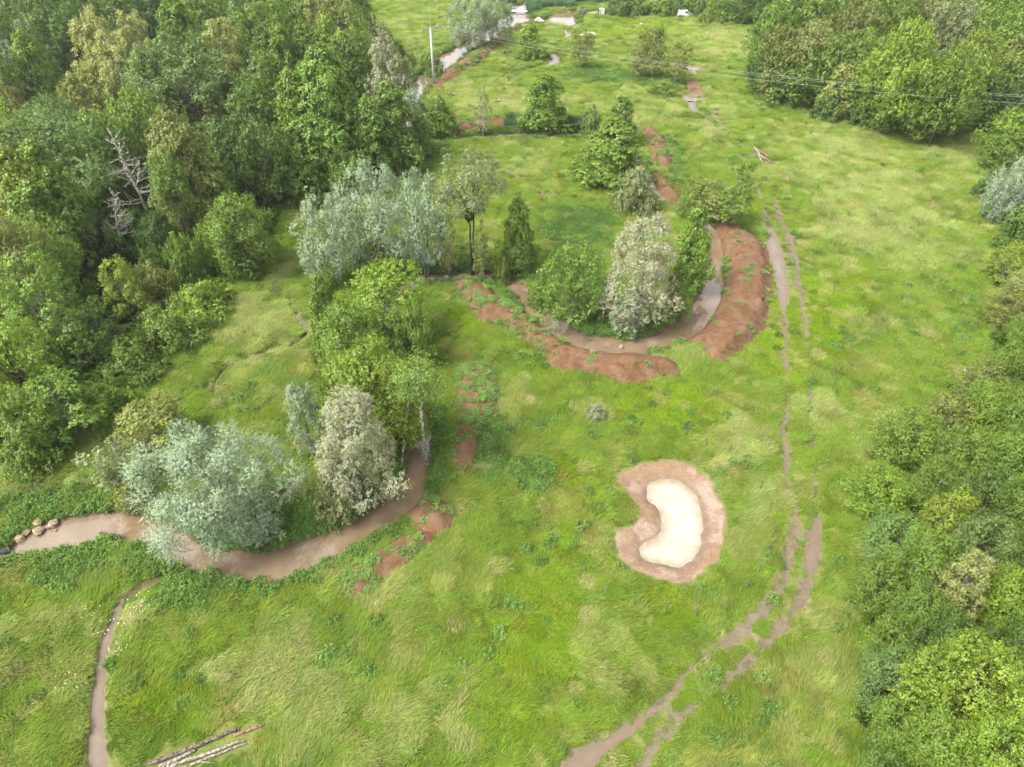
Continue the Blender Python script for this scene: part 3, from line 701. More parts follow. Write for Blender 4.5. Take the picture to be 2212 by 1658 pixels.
# ------------------------------------------------------------------ trees
def prof_cone(t): return np.clip((1-t), 0, 1)**.56*np.clip(.6+t*3.5, 0, 1)
def prof_dome(t): return np.sqrt(np.clip(1-(2*np.clip(t, 0, 1)-1)**2*.96, 0.04, 1))**.9
def prof_tall(t): return np.clip(1.02-t, 0, 1)**.38*np.clip(.55+t*1.8, 0, 1)
def prof_bush(t): return np.sqrt(np.clip(1-t**2, .02, 1))
def prof_vase(t): return np.clip(.35+1.2*t, 0, 1)*np.sqrt(np.clip(1.04-t**3, 0, 1))
KIND = { # r0, h0, crown start, lumps, twigs/lump, leaves/twig, leaf, profile, lump radius, up, droop, spread
 'alder':  (4.2, 12, .04, 90, 18, 11, .27, prof_cone, .24, .15, .25, .9),
 'broad':  (5.5, 13, .06, 90, 22, 11, .28, prof_dome, .27, .35, .0, .95),
 'poplar': (5.0, 12, .06, 110, 18, 11, .27, prof_dome, .20, .6, .0, .95),
 'birch':  (3.4, 14, .18, 70, 20, 13, .19, prof_tall, .22, -.1, .9, .85),
 'willow': (5.5, 12, .10, 84, 32, 13, .19, prof_dome, .21, .5, .1, 1.0),
 'feather':(4.0, 11, .10, 90, 13, 12, .20, prof_tall, .20, .5, .1, .95),
 'thin':   (2.6, 9, .12, 42, 11, 9, .20, prof_tall, .24, .5, .0, .8),
 'vase':   (3.0, 8, .15, 40, 12, 9, .22, prof_vase, .25, .7, .0, .8),
 'bush':   (3.2, 3.6, .0, 60, 18, 10, .22, prof_bush, .26, .35, .1, .95),
 'airy':   (3.8, 14, .40, 60, 15, 12, .20, prof_dome, .26, .2, .3, .9)}
def gen_tree(kind, seed, fine=1.0):
    r0, h0, cs, nl, nt, nf, leaf, prof, lr_, up, droop, spread = KIND[kind]
    r = np.random.default_rng(seed); leaf = leaf/fine**.5; nt = int(nt*fine)
    zb = cs*h0
    t = r.beta(1.25, 1.3, nl) if kind != 'bush' else r.beta(1.0, 1.5, nl)
    t = np.sort(t); t[-2:] = (.95, .99)
    az = (np.arange(nl)*2.39996+r.normal(0, .5, nl)); ph = r.random(4)*6.28
    irr = 1+.20*np.sin(2*az+ph[0]+3*t)+.13*np.sin(3*az+ph[1]-5*t)+.10*np.sin(5*az+ph[2]+9*t)
    irr = irr*r.uniform(.8, 1.18, nl)
    rad = prof(t)*r0*spread*np.where(r.random(nl) < .25, r.uniform(.25, .7, nl), r.uniform(.72, .92, nl))*irr
    c = np.stack([rad*np.cos(az), rad*np.sin(az), zb+t*(h0-zb)*.95], 1)
    lr = lr_*r0*r.uniform(.65, 1.35, nl)*(.45+.55*prof(t))
    # trunk and limbs
    mb = MB(); lean = r.normal(0, .03*h0, 2)
    multi = {'thin': 4, 'vase': 5, 'bush': 4, 'airy': 2, 'willow': 3}.get(kind, 1)
    tr_r = {'alder': .16, 'broad': .26, 'poplar': .26, 'birch': .13, 'willow': .20, 'feather': .14, 'thin': .07, 'vase': .06, 'bush': .06, 'airy': .14}[kind]
    def trunk_at(z): f = z/h0; return np.array([lean[0]*f*f, lean[1]*f*f, z])
    stems = []
    for m_ in range(multi):
        o = np.array([0., 0.]) if multi == 1 else r.normal(0, .12*r0, 2)
        sp = np.array([0., 0.]) if multi == 1 else o*r.uniform(1.2, 3.0)
        top = h0*(.92 if multi == 1 else r.uniform(.6, .85))
        stems.append((o, sp, top))
        zz = np.linspace(-.4, top, 7)
        mb.tube([tuple(trunk_at(max(z, 0))[:2]+o*.35+sp*(max(z, 0)/top)**1.2+r.normal(0, .04*r0*.3, 2))+(z,) for z in zz], [tr_r*(1-.85*max(z, 0)/top) for z in zz], 6)
    for i in range(nl):
        if r.random() < .75 or kind in ('thin', 'vase', 'airy'):
            e = c[i]; zs = max(.06*h0, e[2]*(.72 if kind != 'bush' else .3)-.3*np.hypot(e[0], e[1])*(.5+.5*(up > 0)))
            o, sp, top = stems[min(range(multi), key=lambda q: np.hypot(*(stems[q][1]-e[:2])))]; zs = min(zs, top*.95)
            st = trunk_at(zs); st = st+np.array([*(o*.35+sp*(zs/top)**1.2), 0])
            mid = (st+e)/2+np.array([0, 0, .08*r0*(1 if up > 0 else -.2)])
            rr = .30*tr_r*(1-.5*t[i])
            mb.tube([st, mid, e, e+(e-mid)*.35], [rr, rr*.6, rr*.3, rr*.1], 4, False)
    # twigs and leaves
    n = nl*nt
    d = r.normal(size=(nl, nt, 3)); d /= np.linalg.norm(d, axis=2, keepdims=True)
    out = np.stack([np.cos(az), np.sin(az), np.full(nl, .25+.5*max(up, 0))], 1)
    d = d+.45*out[:, None, :]; d /= np.linalg.norm(d, axis=2, keepdims=True)
    if kind == 'alder': d[..., 2] *= .75
    st = c[:, None, :]+d*lr[:, None, None]*r.uniform(.25, 1.0, (nl, nt, 1))**.6
    td = d+np.array([0, 0, up])-np.array([0, 0, droop*1.2]); td /= np.maximum(np.linalg.norm(td, axis=2, keepdims=True), .1)
    L_ = lr_*r0*r.uniform(.25, .62, (nl, nt, 1, 1))*(1.5 if droop > .5 else 1)
    k = r.random((nl, nt, nf, 1))
    pos = st[:, :, None, :]+td[:, :, None, :]*k*L_+r.normal(0, leaf*.45, (nl, nt, nf, 3))
    if droop: pos[..., 2] -= (k[..., 0]**2*L_[..., 0])*droop*.8
    nrm = d[:, :, None, :]*.85+np.array([0, 0, .5])+r.normal(0, .36, (nl, nt, nf, 3))
    pos = pos.reshape(-1, 3); nrm = nrm.reshape(-1, 3)
    if kind == 'bush': ok = pos[:, 2] > .03; pos = pos[ok]; nrm = nrm[ok]
    else: ok = np.ones(len(pos), bool)
    size = leaf*r.uniform(.55, 1.4, len(pos))
    V, Fc = leaf_cards(pos, nrm, size, r, .68)
    lump_v = np.repeat(r.random(nl), nt*nf)[ok]; lv = .45*lump_v+.55*r.random(len(pos))
    tip = (np.broadcast_to(k, (nl, nt, nf, 1)).ravel()[ok]**3)*r.random(len(pos))**.6
    cm = np_mesh(kind+'_crown', V, Fc, None, False, [('lv', np.repeat(lv, 4), 'FLOAT'), ('tip', np.repeat(tip, 4), 'FLOAT')])
    tm = mb.mesh(kind+'_trunk', None, True)
    q = np.hypot(pos[:, 0], pos[:, 1]); return cm, tm, float(np.percentile(q, 96)), float(np.percentile(pos[:, 2], 99.7))
BANK = {}
def bank(kind, fine, v):
    key = (kind, fine, v)
    if key not in BANK: BANK[key] = gen_tree(kind, hash((kind, v)) % 1 + sum(map(ord, kind))*7+v*13+int(fine*3), fine)
    return BANK[key]
def mat_on(me, m):
    if not me.materials: me.materials.append(m)
_mm = {}
def with_mat(me, m):
    key = (me.name, m.name)
    if key not in _mm:
        if not me.materials: me.materials.append(m); _mm[key] = me
        elif me.materials[0] == m: _mm[key] = me
        else: q = me.copy(); q.materials.clear(); q.materials.append(m); _mm[key] = q
    return _mm[key]
TONE = {'green': (.142, .228, .032), 'dark': (.098, .168, .028), 'yellow': (.190, .262, .034), 'pale': (.27, .31, .10), 'blue': (.138, .222, .060),
 'silver': (.235, .31, .178), 'silver2': (.21, .275, .14), 'beige': (.335, .32, .165), 'olive': (.175, .215, .052), 'bright': (.172, .262, .030), 'grey': (.225, .27, .125), 'deep': (.068, .125, .022)}
TN = [0]
def tree(u, vt, w, kind, tone, label, h=None, vb=None, name=None, fine=1.0, trunk=None, kf=None, group=None, lean=None, cat='tree', smat=None):
    """u, vt: crown top in the photo; w: crown width there; h metres, or vb: where it meets the ground"""
    TN[0] += 1; i = TN[0]; r = random.Random(i*31+5)
    tan = lambda v: math.tan(PITCH+math.atan((v-CV)/F))
    tt = tan(vt); r0, h0, cs = KIND[kind][:3]
    if h is not None: w *= 1.12
    rad = 4.0
    if h is None:
        hh = 8.0; k_ = .55 if kf is None else kf
        Dg = H/tan(vb)
        for _ in range(40):
            D = Dg+k_*rad
            dep = D*math.cos(PITCH)+(H-hh*.55)*math.sin(PITCH); rad = w/2/F*dep
            cz = .33*hh
            hh = .5*hh+.5*max(1.0, (H-D*tt)-math.sqrt(cz*cz+rad*rad*tt*tt*.5)+cz)
    else:
        hh = h; D = 100
        for _ in range(40):
            dep = D*math.cos(PITCH)+(H-hh*.6)*math.sin(PITCH); rad = w/2/F*dep
            cz = .33*hh; D = (H-hh+cz-math.sqrt(cz*cz+rad*rad*tt*tt*.5))/tt
    dep = D*math.cos(PITCH)+(H-hh*.6)*math.sin(PITCH)
    X = (u-CU)/F*dep
    name = name or {'alder': 'alder_tree', 'broad': 'broadleaf_tree', 'poplar': 'poplar_tree', 'birch': 'birch_tree', 'willow': 'willow_tree', 'feather': 'willow_tree', 'thin': 'young_tree', 'vase': 'young_tree', 'bush': 'bush', 'airy': 'tall_tree'}[kind]
    if kind == 'bush': cat = 'bush'
    fl = [1.0, 1.6, 2.4, 3.6]; fine = min(fl, key=lambda q: abs(q-fine))
    while KIND[kind][6]*rad/r0*723/dep/fine**.5 > 1.9 and fine < 3.6: fine = fl[fl.index(fine)+1]
    nv = {'alder': 4, 'broad': 4, 'bush': 4}.get(kind, 3) if fine <= 1 else 2
    cm, tm, rr_, hh_ = bank(kind, fine, r.randrange(nv))
    lm = smat or {'silver': M_SILVER, 'silver2': M_SILVER, 'beige': M_BEIGE}.get(tone, M_LEAF)
    bm = trunk or {'birch': M_BIRCH, 'willow': M_GREYBARK, 'thin': M_GREYBARK, 'vase': M_GREYBARK, 'feather': M_GREYBARK}.get(kind, M_BARK)
    T_ = thing(name, (X, D, gz(X, D, True)-.05), label, cat, group, r.random()*6.28)
    if lean: T_.rotation_euler = (lean[0], lean[1], T_.rotation_euler[2])
    # nominal crown radius of the generated mesh is about r0
    asp = {'alder': 3.3, 'birch': 3.4, 'airy': 9, 'thin': 9, 'vase': 9, 'bush': 9, 'feather': 3.6}.get(kind, 2.7)
    hc = min(hh, asp*rad) if h is not None else (min(hh, (3.2 if kind == 'willow' else 2.8)*rad) if kf is not None and kf <= .2 and kind in ('willow', 'airy') else hh); lift = hh-hc
    if hc/2.0 > rad*1.2 and False: pass
    s = (rad/rr_, rad/rr_, hc/hh_); T_.scale = s
    cr = link(bpy.data.objects.new('crown', with_mat(cm, lm))); cr.parent = T_; cr.location = (0, 0, lift/s[2])
    c = TONE[tone]; j = [r.uniform(.86, 1.16) for _ in range(3)]; b = r.uniform(.88, 1.12)
    cr.color = (c[0]*b*(.6+.4*j[0]), c[1]*b, c[2]*b*(.6+.4*j[2]), 1)
    tb = with_mat(tm, bm)
    if lift > .3:                                   # a clear bole below the crown
        tb = tb.copy(); co = np.empty(len(tb.vertices)*3, np.float32); tb.vertices.foreach_get('co', co); co = co.reshape(-1, 3)
        co[co[:, 2] < 0, 2] -= lift/s[2]; tb.vertices.foreach_set('co', co.ravel())
    tk = link(bpy.data.objects.new('trunk', tb)); tk.parent = T_; tk.location = (0, 0, lift/s[2])
    return T_, X, D, hh, rad

ML = 'trees of the big wood on the left'; MR = 'trees of the wood at top right'; ME = 'trees and shrubs along the right edge'; MM = 'trees along the stream'
# --- single trees and groups in the meadow and on the stream banks
T = tree
T(450, 912, 335, 'willow', 'silver', 'large silvery white-green willow overhanging the brown stream at lower left', vb=1205, fine=4.0, kf=.35, group=MM)
T(765, 842, 195, 'feather', 'beige', 'cream and beige seeding willow above the inside of the lower stream bend', vb=1110, fine=3.4, kf=.3, group=MM)
T(655, 830, 85, 'feather', 'silver2', 'slim silvery willow just left of the cream seeding willow', vb=990, fine=1.6, kf=.3, group=MM)
T(800, 735, 225, 'broad', 'bright', 'large leafy green alder behind the cream seeding willow', vb=985, fine=2.2, kf=.3, group=MM, name='alder_tree')
T(905, 760, 120, 'airy', 'green', 'open green birch with pale trunk leaning over the narrow stream', vb=1005, fine=1.6, kf=-.2, group=MM, name='birch_tree', trunk=M_BIRCH)
T(700, 590, 95, 'alder', 'green', 'dark green alder under the leftmost silver willow', vb=790, fine=1.6, group=MM)
T(830, 568, 200, 'broad', 'bright', 'bright green alder in front of the silver willow group', vb=760, fine=2.0, kf=.35, group=MM, name='alder_tree')
T(852, 640, 60, 'feather', 'silver', 'small silver-tipped willow poking out among green alders', vb=770, fine=1.6, kf=.3, group=MM)
T(750, 645, 150, 'broad', 'green', 'green alder between the bright alder and the open meadow strip', vb=850, fine=1.6, group=MM, name='alder_tree')
T(868, 775, 120, 'broad', 'bright', 'bright alder crown filling the right side of the tall green clump', vb=970, fine=1.8, kf=.3, group=MM, name='alder_tree')
T(715, 770, 90, 'broad', 'green', 'green alder at the left foot of the tall green clump', vb=900, fine=1.8, group=MM, name='alder_tree')
T(890, 650, 90, 'broad', 'green', 'green alder at the right shoulder of the tall green clump', vb=800, fine=1.6, kf=.3, group=MM, name='alder_tree')
T(715, 422, 150, 'willow', 'silver', 'leftmost and lowest of the three silver willows', vb=625, fine=1.9, kf=.3, group='silver willows in the middle')
T(812, 352, 195, 'willow', 'silver', 'tallest and widest of the three silver willows', vb=600, fine=2.2, kf=.2, group='silver willows in the middle')
T(912, 356, 140, 'willow', 'silver', 'rightmost of the three silver willows with bare dark lower trunks', vb=592, fine=1.9, kf=0, group='silver willows in the middle')
T(812, 515, 80, 'thin', 'yellow', 'yellow-green sapling growing beneath the silver willows', vb=620, fine=1.5, group=MM)
T(1015, 314, 160, 'airy', 'grey', 'tall open pale tree on a bare dark trunk at the stream bend', vb=600, fine=1.6, kf=0, group=MM)
T(965, 440, 50, 'thin', 'pale', 'thin pale birch saplings between the silver willow and the tall open tree', vb=588, fine=1.2, kf=0, group=MM, name='birch_tree', trunk=M_BIRCH)
T(1040, 470, 55, 'thin', 'olive', 'slender white-stemmed birch right of the tall open tree', vb=602, fine=1.2, kf=0, group=MM, name='birch_tree', trunk=M_BIRCH)
T(1120, 428, 85, 'alder', 'green', 'narrow dark alder standing alone right of the tall open tree', vb=600, fine=1.6, group=MM)
T(1238, 512, 160, 'feather', 'green', 'airy green alder left of the cream poplar on the stream bend', vb=720, fine=2.2, group=MM, name='alder_tree')
T(1395, 456, 175, 'feather', 'beige', 'cream-topped poplar inside the big stream bend', vb=722, fine=3.2, kf=.35, group=MM, name='poplar_tree')
T(1360, 630, 80, 'feather', 'silver2', 'low silvery foliage tree at the foot of the cream-topped poplar', vb=735, fine=1.6, group=MM)
T(1500, 440, 95, 'alder', 'green', 'green alder behind the right side of the cream-topped poplar', vb=640, fine=1.6, group=MM)
T(1465, 560, 70, 'alder', 'green', 'small green alder hanging over the stream right of the cream poplar', vb=700, fine=1.6, group=MM)
T(1606, 350, 65, 'thin', 'green', 'pointed young alder rightmost in the group above the big soil bank', vb=495, fine=1.4, group=MM, name='alder_tree')
T(1540, 378, 110, 'vase', 'olive', 'spreading olive-green alder in the group above the big soil bank', vb=490, fine=1.6, group=MM, name='alder_tree')
T(1500, 385, 80, 'feather', 'green', 'leftmost green alder in the group above the big soil bank', vb=480, fine=1.5, group=MM, name='alder_tree')
T(1580, 420, 80, 'vase', 'green', 'low green alder directly above the tip of the big soil bank', vb=510, fine=1.4, group=MM, name='alder_tree')
T(1378, 356, 100, 'bush', 'grey', 'grey-green rounded sallow bush below the big rounded alder', vb=466, fine=1.6, group=MM)
T(1325, 252, 160, 'alder', 'green', 'big rounded green alder alone in the upper middle meadow', vb=412, fine=1.8, kf=.45, group=MM)
T(1342, 205, 85, 'alder', 'green', 'pointed alder just behind the big rounded alder', vb=320, group=MM)
T(1280, 218, 65, 'bush', 'blue', 'grey-blue sallow left of the pointed alder by the upper stream', vb=296, group=MM)
T(1177, 158, 112, 'alder', 'green', 'broad alder standing at the middle of the upper stream loop', vb=290, kf=.4, group=MM, fine=1.6)
T(948, 200, 72, 'alder', 'green', 'small dark cone-shaped alder at the wood edge by the upper stream', vb=304, group=MM, fine=1.3)
T(1042, 184, 42, 'thin', 'grey', 'slender pale birch standing alone left of the broad alder', vb=290, kf=0, trunk=M_BIRCH, group=MM, name='birch_tree')
T(1145, 50, 66, 'alder', 'bright', 'round dark-based alder crossed by the power lines near the top', vb=133, kf=.5, group=MM, fine=1.3)
T(1012, -18, 95, 'willow', 'silver2', 'large grey-green willow at the top beside the flooded stream', vb=112, kf=.3, group=MM, fine=1.5)
T(1065, -12, 80, 'willow', 'silver2', 'right half of the grey-green willow clump over the flooded stream', vb=100, kf=.1, group=MM, fine=1.5)
T(930, 98, 64, 'bush', 'green', 'dark green round bush behind the power pole', vb=162, group=MM)
T(1257, 58, 62, 'vase', 'olive', 'sparse many-stemmed young tree crossed by the power lines', vb=149, kf=0, group=MM)
T(1417, 50, 68, 'feather', 'olive', 'tallest open alder of the group right of the power line middle', vb=172, kf=.2, group=MM, name='alder_tree')
T(1385, 62, 52, 'thin', 'olive', 'left pointed alder of the group right of the power line middle', vb=170, kf=.2, group=MM, name='alder_tree')
T(1468, 92, 58, 'vase', 'olive', 'low spreading alder next to the pale track puddle', vb=182, kf=.2, group=MM, name='alder_tree')
T(1432, 176, 62, 'bush', 'green', 'low green bush in the meadow left of the muddy crossing', vb=212, group=MM)
T(1470, 168, 30, 'bush', 'dark', 'little dark bush at the foot of the low spreading alder', vb=188, group=MM)
T(330, 852, 180, 'feather', 'olive', 'thin olive-green shrubby tree above the large silvery willow', vb=1010, fine=1.6, group=MM)
T(235, 950, 105, 'vase', 'grey', 'twiggy half-bare grey shrub left of the olive-green shrubby tree', vb=1080, fine=1.2, group=MM)
T(280, 1030, 100, 'bush', 'olive', 'olive bramble bush on the bank left of the large silvery willow', vb=1108, fine=1.4, group=MM)
T(352, 915, 55, 'thin', 'yellow', 'small yellow-green sapling above the left of the silvery willow', vb=1000, fine=1.2, group=MM)
T(1287, 868, 46, 'bush', 'pale', 'dry straw-coloured shrub alone in the mown grass', vb=912, fine=1.0, smat=M_BEIGE)
T(1085, 540, 45, 'bush', 'olive', 'twiggy bush at the foot of the narrow dark alder', vb=612, group=MM)
T(1170, 590, 60, 'bush', 'green', 'green bush left of the airy alder at the bend', vb=668, group=MM, fine=1.5)
T(560, 1060, 110, 'feather', 'silver2', 'grey-green right side willow of the silvery clump', vb=1180, fine=1.8, group=MM)
T(720, 980, 120, 'bush', 'grey', 'grey-green undergrowth willow below the cream seeding willow', vb=1130, fine=2.0, group=MM)
# --- the big wood on the left (u, top v, width, height m, kind, tone, label)
for a in [
 (30,-40,150,18,'broad','blue','dark bluish broad tree in the very top left corner'),
 (112,-22,130,19,'broad','dark','dark green crown beside the top left corner'),
 (215,17,88,19,'birch','pale','pale weeping birch nearest the top left corner'),
 (306,22,72,20,'birch','pale','pale weeping birch second along from the top left corner'),
 (260,70,90,17,'birch','pale','lower pale birch between the two tall weeping birches'),
 (160,10,90,17,'broad','dark','very dark crown left of the first pale weeping birch'),
 (262,-18,110,18,'broad','dark','dark crown at the top edge behind the pale weeping birches'),
 (345,-25,100,18,'broad','deep','very dark crown at the top edge right of the pale birches'),
 (392,-4,92,19,'alder','green','green pointed tree at the top edge above the blue-green poplar'),
 (450,-35,110,19,'broad','green','green crown cut by the top edge, left of centre of the wood'),
 (486,42,92,19,'birch','pale','pale yellowish birch behind the blue-green poplar'),
 (505,90,90,17,'birch','olive','olive birch at the right shoulder of the blue-green poplar'),
 (540,-10,80,19,'poplar','blue','bluish poplar near the top edge, right of the yellowish birch'),
 (583,2,92,20,'poplar','green','tall green poplar touching the top edge in the wood'),
 (645,-30,100,19,'broad','green','green crown at the top edge right of the tall poplar'),
 (700,-25,90,19,'birch','olive','olive feathery crown at the top edge of the wood'),
 (748,0,90,17,'broad','olive','olive tree at the top edge nearest the far meadow'),
 (775,55,70,14,'broad','green','rounded tree on the wood edge left of the far meadow'),
 (815,45,60,10,'vase','grey','half-bare greyish shrub at the wood edge by the far meadow'),
 (416,76,240,19,'poplar','blue','huge blue-green poplar in the middle of the left wood'),
 (80,66,88,18,'alder','yellow','yellow-green spire-shaped alder near the top left'),
 (30,110,120,16,'broad','dark','dark tree behind the grey dead limbs at the left edge'),
 (18,165,90,14,'birch','olive','drab olive tree at the left edge near the dead limbs'),
 (190,145,110,15,'feather','olive','thin olive tree with exposed pale branches below the birches'),
 (617,52,66,18,'alder','green','slim pointed alder left of two taller ones near the top'),
 (664,42,76,18,'alder','green','taller slim pointed alder near the top of the wood'),
 (585,106,76,16,'alder','green','slim alder in front of the tall green poplar'),
 (712,30,70,17,'alder','bright','bright slim alder above the large cone-shaped alder'),
 (745,70,90,15,'alder','green','green alder between the large cone alder and the grey willow'),
 (703,98,168,20,'alder','green','largest cone-shaped alder standing at the wood edge'),
 (640,150,90,17,'alder','bright','bright alder on the left shoulder of the largest cone alder'),
 (755,190,90,14,'alder','green','green alder at the right foot of the largest cone alder'),
 (836,78,92,17,'feather','beige','beige-silver willow at the wood edge left of the power pole'),
 (870,120,60,14,'feather','grey','grey-silver willow close left of the power pole foot'),
 (893,190,62,11,'feather','silver2','low silver willow lobe left of the small dark cone alder'),
 (845,175,120,14,'alder','green','dark green alder below the beige-silver willow'),
 (800,210,90,13,'alder','green','green alder left below the beige-silver willow'),
 (905,240,60,8,'alder','green','small green alder in the corner of the wood by the upper stream'),
 (555,165,120,15,'broad','dark','dark round crown right of the huge blue-green poplar'),
 (568,260,110,13,'broad','dark','dark low crown in the hollow left of the largest cone alder'),
 (500,255,110,14,'broad','dark','dark shadowed crown under the right side of the poplar'),
 (620,300,100,9,'alder','green','low green alder at the foot of the largest cone alder'),
 (540,330,90,8,'bush','green','green bush in the dark hollow of the wood edge'),
 (650,350,100,6,'bush','dark','dark bush under the front of the largest cone alder'),
 (740,320,90,7,'bush','green','green bush at the wood edge right of the largest cone alder'),
 (860,290,90,6,'bush','green','green bush at the wood edge by the upper stream corner'),
 (120,216,225,16,'broad','blue','wide rounded grey-green crown in the left part of the wood'),
 (225,240,110,14,'broad','green','green crown right of the wide rounded grey-green one'),
 (300,190,110,15,'broad','green','green crown between the wide grey-green one and the poplar'),
 (394,236,150,18,'alder','olive','tall olive-green alder right of the leaning dead tree'),
 (375,335,92,14,'broad','green','green tree on the left flank of the tall olive-green alder'),
 (455,330,100,12,'alder','green','green alder on the right flank of the tall olive-green alder'),
 (14,205,95,16,'broad','yellow','yellow-green crown at the left edge, upper part'),
 (16,268,90,14,'alder','yellow','yellow-green pointed crown at the left edge, second one'),
 (104,303,118,16,'alder','bright','bright green alder left of the leaning dead tree'),
 (48,316,120,16,'alder','yellow','yellow-green alder at left beside the bright one'),
 (138,365,88,13,'alder','green','green alder in front of the bright one near the dead trees'),
 (90,390,130,13,'alder','green','green alder low between the left edge and the dead trees'),
 (168,445,70,8,'broad','dark','dark small tree immediately left of the bare dead tree'),
 (338,462,70,6,'broad','deep','very dark small tree at the foot of the leaning dead tree'),
 (28,466,130,14,'broad','olive','olive crown at the left edge level with the dead trees'),
 (110,480,110,11,'broad','green','green crown below left of the bare dead tree'),
 (513,418,138,11,'broad','green','round isolated-looking green tree at the wood edge beside the meadow strip'),
 (450,480,70,7,'bush','bright','bright bush left of the round green tree at the wood edge'),
 (395,500,90,7,'bush','green','green bush below the tall olive-green alder'),
 (86,540,185,14,'feather','green','large open green alder with pale limbs at left middle'),
 (17,560,90,11,'broad','olive','olive crown at the left edge below middle height'),
 (258,552,95,8,'feather','yellow','yellow-green hazel below the bare dead tree'),
 (17,690,150,11,'broad','bright','bright green crown at the left edge below the large open alder'),
 (205,650,120,6.5,'feather','dark','dark green shrub under the large open alder'),
 (325,560,100,6,'bush','olive','olive twiggy bush right of the yellow-green hazel'),
 (430,600,140,4.5,'bush','bright','bright rounded thicket bush at the edge of the meadow strip'),
 (350,655,140,4.5,'bush','green','green thicket bush in the middle of the left slope'),
 (270,720,150,4,'bush','green','green thicket bush halfway down the left slope'),
 (120,800,160,7,'feather','green','green shrubby tree low on the left slope'),
 (35,830,135,8,'broad','green','green shrubby tree at the left edge low on the slope'),
 (200,820,120,3.5,'bush','bright','leafy bramble bush lowest on the left slope'),
 (100,700,120,6,'bush','dark','dark bush under the open alder at left'),
 (50,930,120,4,'bush','green','green bush at the left edge just above the pale grass'),
 (560,490,70,4,'bush','green','small bush at the right foot of the round green tree')]:
    T(a[0], a[1], a[2], a[4], a[5], a[6], h=a[3], fine=1.6 if a[1] > 400 else 1.0, group=ML)
# --- the wood at top right
for a in [
 (1340,-12,60,5,'bush','dark','dark hedge bush behind the white board sign'),
 (1375,-14,60,5,'bush','dark','dark hedge bush second from the white board sign'),
 (1425,-8,56,4.5,'bush','green','green hedge bush in the middle above the dirt road'),
 (1465,-12,50,5,'bush','dark','dark hedge bush directly behind the white van'),
 (1507,-20,50,6,'bush','dark','dark hedge bush by the thin pale pole'),
 (1524,22,34,3,'bush','yellow','yellow-green shrub just in front of the white van'),
 (1555,-20,60,7,'broad','green','roadside tree right of the thin pale pole'),
 (1605,-22,66,8,'broad','dark','dark roadside tree next to the top right wood'),
 (1580,12,60,4,'bush','green','low roadside bush left of the top right wood'),
 (1257,12,26,2.2,'bush','grey','small grey shrub at the edge of the flooded pool'),
 (1383,15,16,2.2,'thin','yellow','little yellowish sapling beside the dirt road'),
 (1366,28,12,1.6,'thin','green','tiny green sapling beside the dirt road'),
 (1662,10,90,15,'broad','green','outermost left crown of the top right wood'),
 (1710,-25,110,17,'broad','green','green crown at the top edge, left end of the top right wood'),
 (1700,55,100,14,'broad','olive','olive crown second in at the left end of the top right wood'),
 (1775,-30,110,18,'broad','green','crown cut by the top edge above the pale willow'),
 (1755,40,80,16,'airy','pale','thin-topped pale tree in the left half of the top right wood'),
 (1800,70,100,14,'broad','green','green crown above left of the pale yellow willow'),
 (1660,105,90,9,'broad','dark','dark low crown at the meadow corner of the top right wood'),
 (1720,125,110,9,'broad','green','low crown at the front edge left of the pale yellow willow'),
 (1820,132,88,10,'feather','pale','pale yellow-silver willow at the front of the top right wood'),
 (1845,-10,100,18,'broad','olive','olive crown near the top edge above the pale willow'),
 (1870,60,100,15,'broad','green','green crown right above the pale yellow willow'),
 (1890,120,110,12,'broad','green','crown directly right of the pale yellow willow'),
 (1915,-25,110,19,'broad','green','crown at the top edge in the middle of the right wood'),
 (1950,40,150,19,'broad','bright','largest yellow-green crown in the top right wood'),
 (1935,160,100,10,'broad','dark','low dark crown in front of the largest yellow-green one'),
 (1990,-35,110,19,'broad','olive','olive-grey crown at the top edge above the largest yellow-green one'),
 (2000,120,110,13,'broad','green','green crown below the largest yellow-green one'),
 (2055,95,120,17,'broad','bright','rounded bright green ash-like crown at the right of the wood'),
 (2050,-10,110,19,'broad','grey','greyish crown near the top edge over the ash-like one'),
 (2110,-35,120,19,'broad','green','big green crown at the top edge near the right corner'),
 (2100,65,90,17,'broad','yellow','yellow-green crown behind the ash-like one'),
 (2150,20,110,18,'broad','green','green crown below the top right corner'),
 (2195,-30,110,18,'broad','green','crown in the very top right corner'),
 (2200,60,100,16,'broad','olive','olive crown at the right edge below the corner'),
 (2160,110,100,13,'broad','green','green crown at the right edge just above the power lines'),
 (2130,160,90,10,'broad','dark','dark shaded crown under the power lines at right'),
 (2020,190,110,9,'broad','green','low front crown of the right wood under the power lines'),
 (2075,200,90,7,'broad','green','lowest front crown of the right wood near the bushes'),
 (1965,205,80,6,'bush','green','front bush of the right wood left of the lowest crown'),
 (1890,200,80,6,'bush','green','front bush of the right wood close to the pale willow'),
 (1790,200,60,5,'bush','dark','dark front bush left under the pale yellow willow'),
 (2190,170,80,9,'broad','dark','dark crown in the gap at the right edge below the lines')]:
    T(a[0], a[1], a[2], a[4], a[5], a[6], h=a[3], group=MR if a[0] > 1640 else 'hedge and saplings along the dirt road')
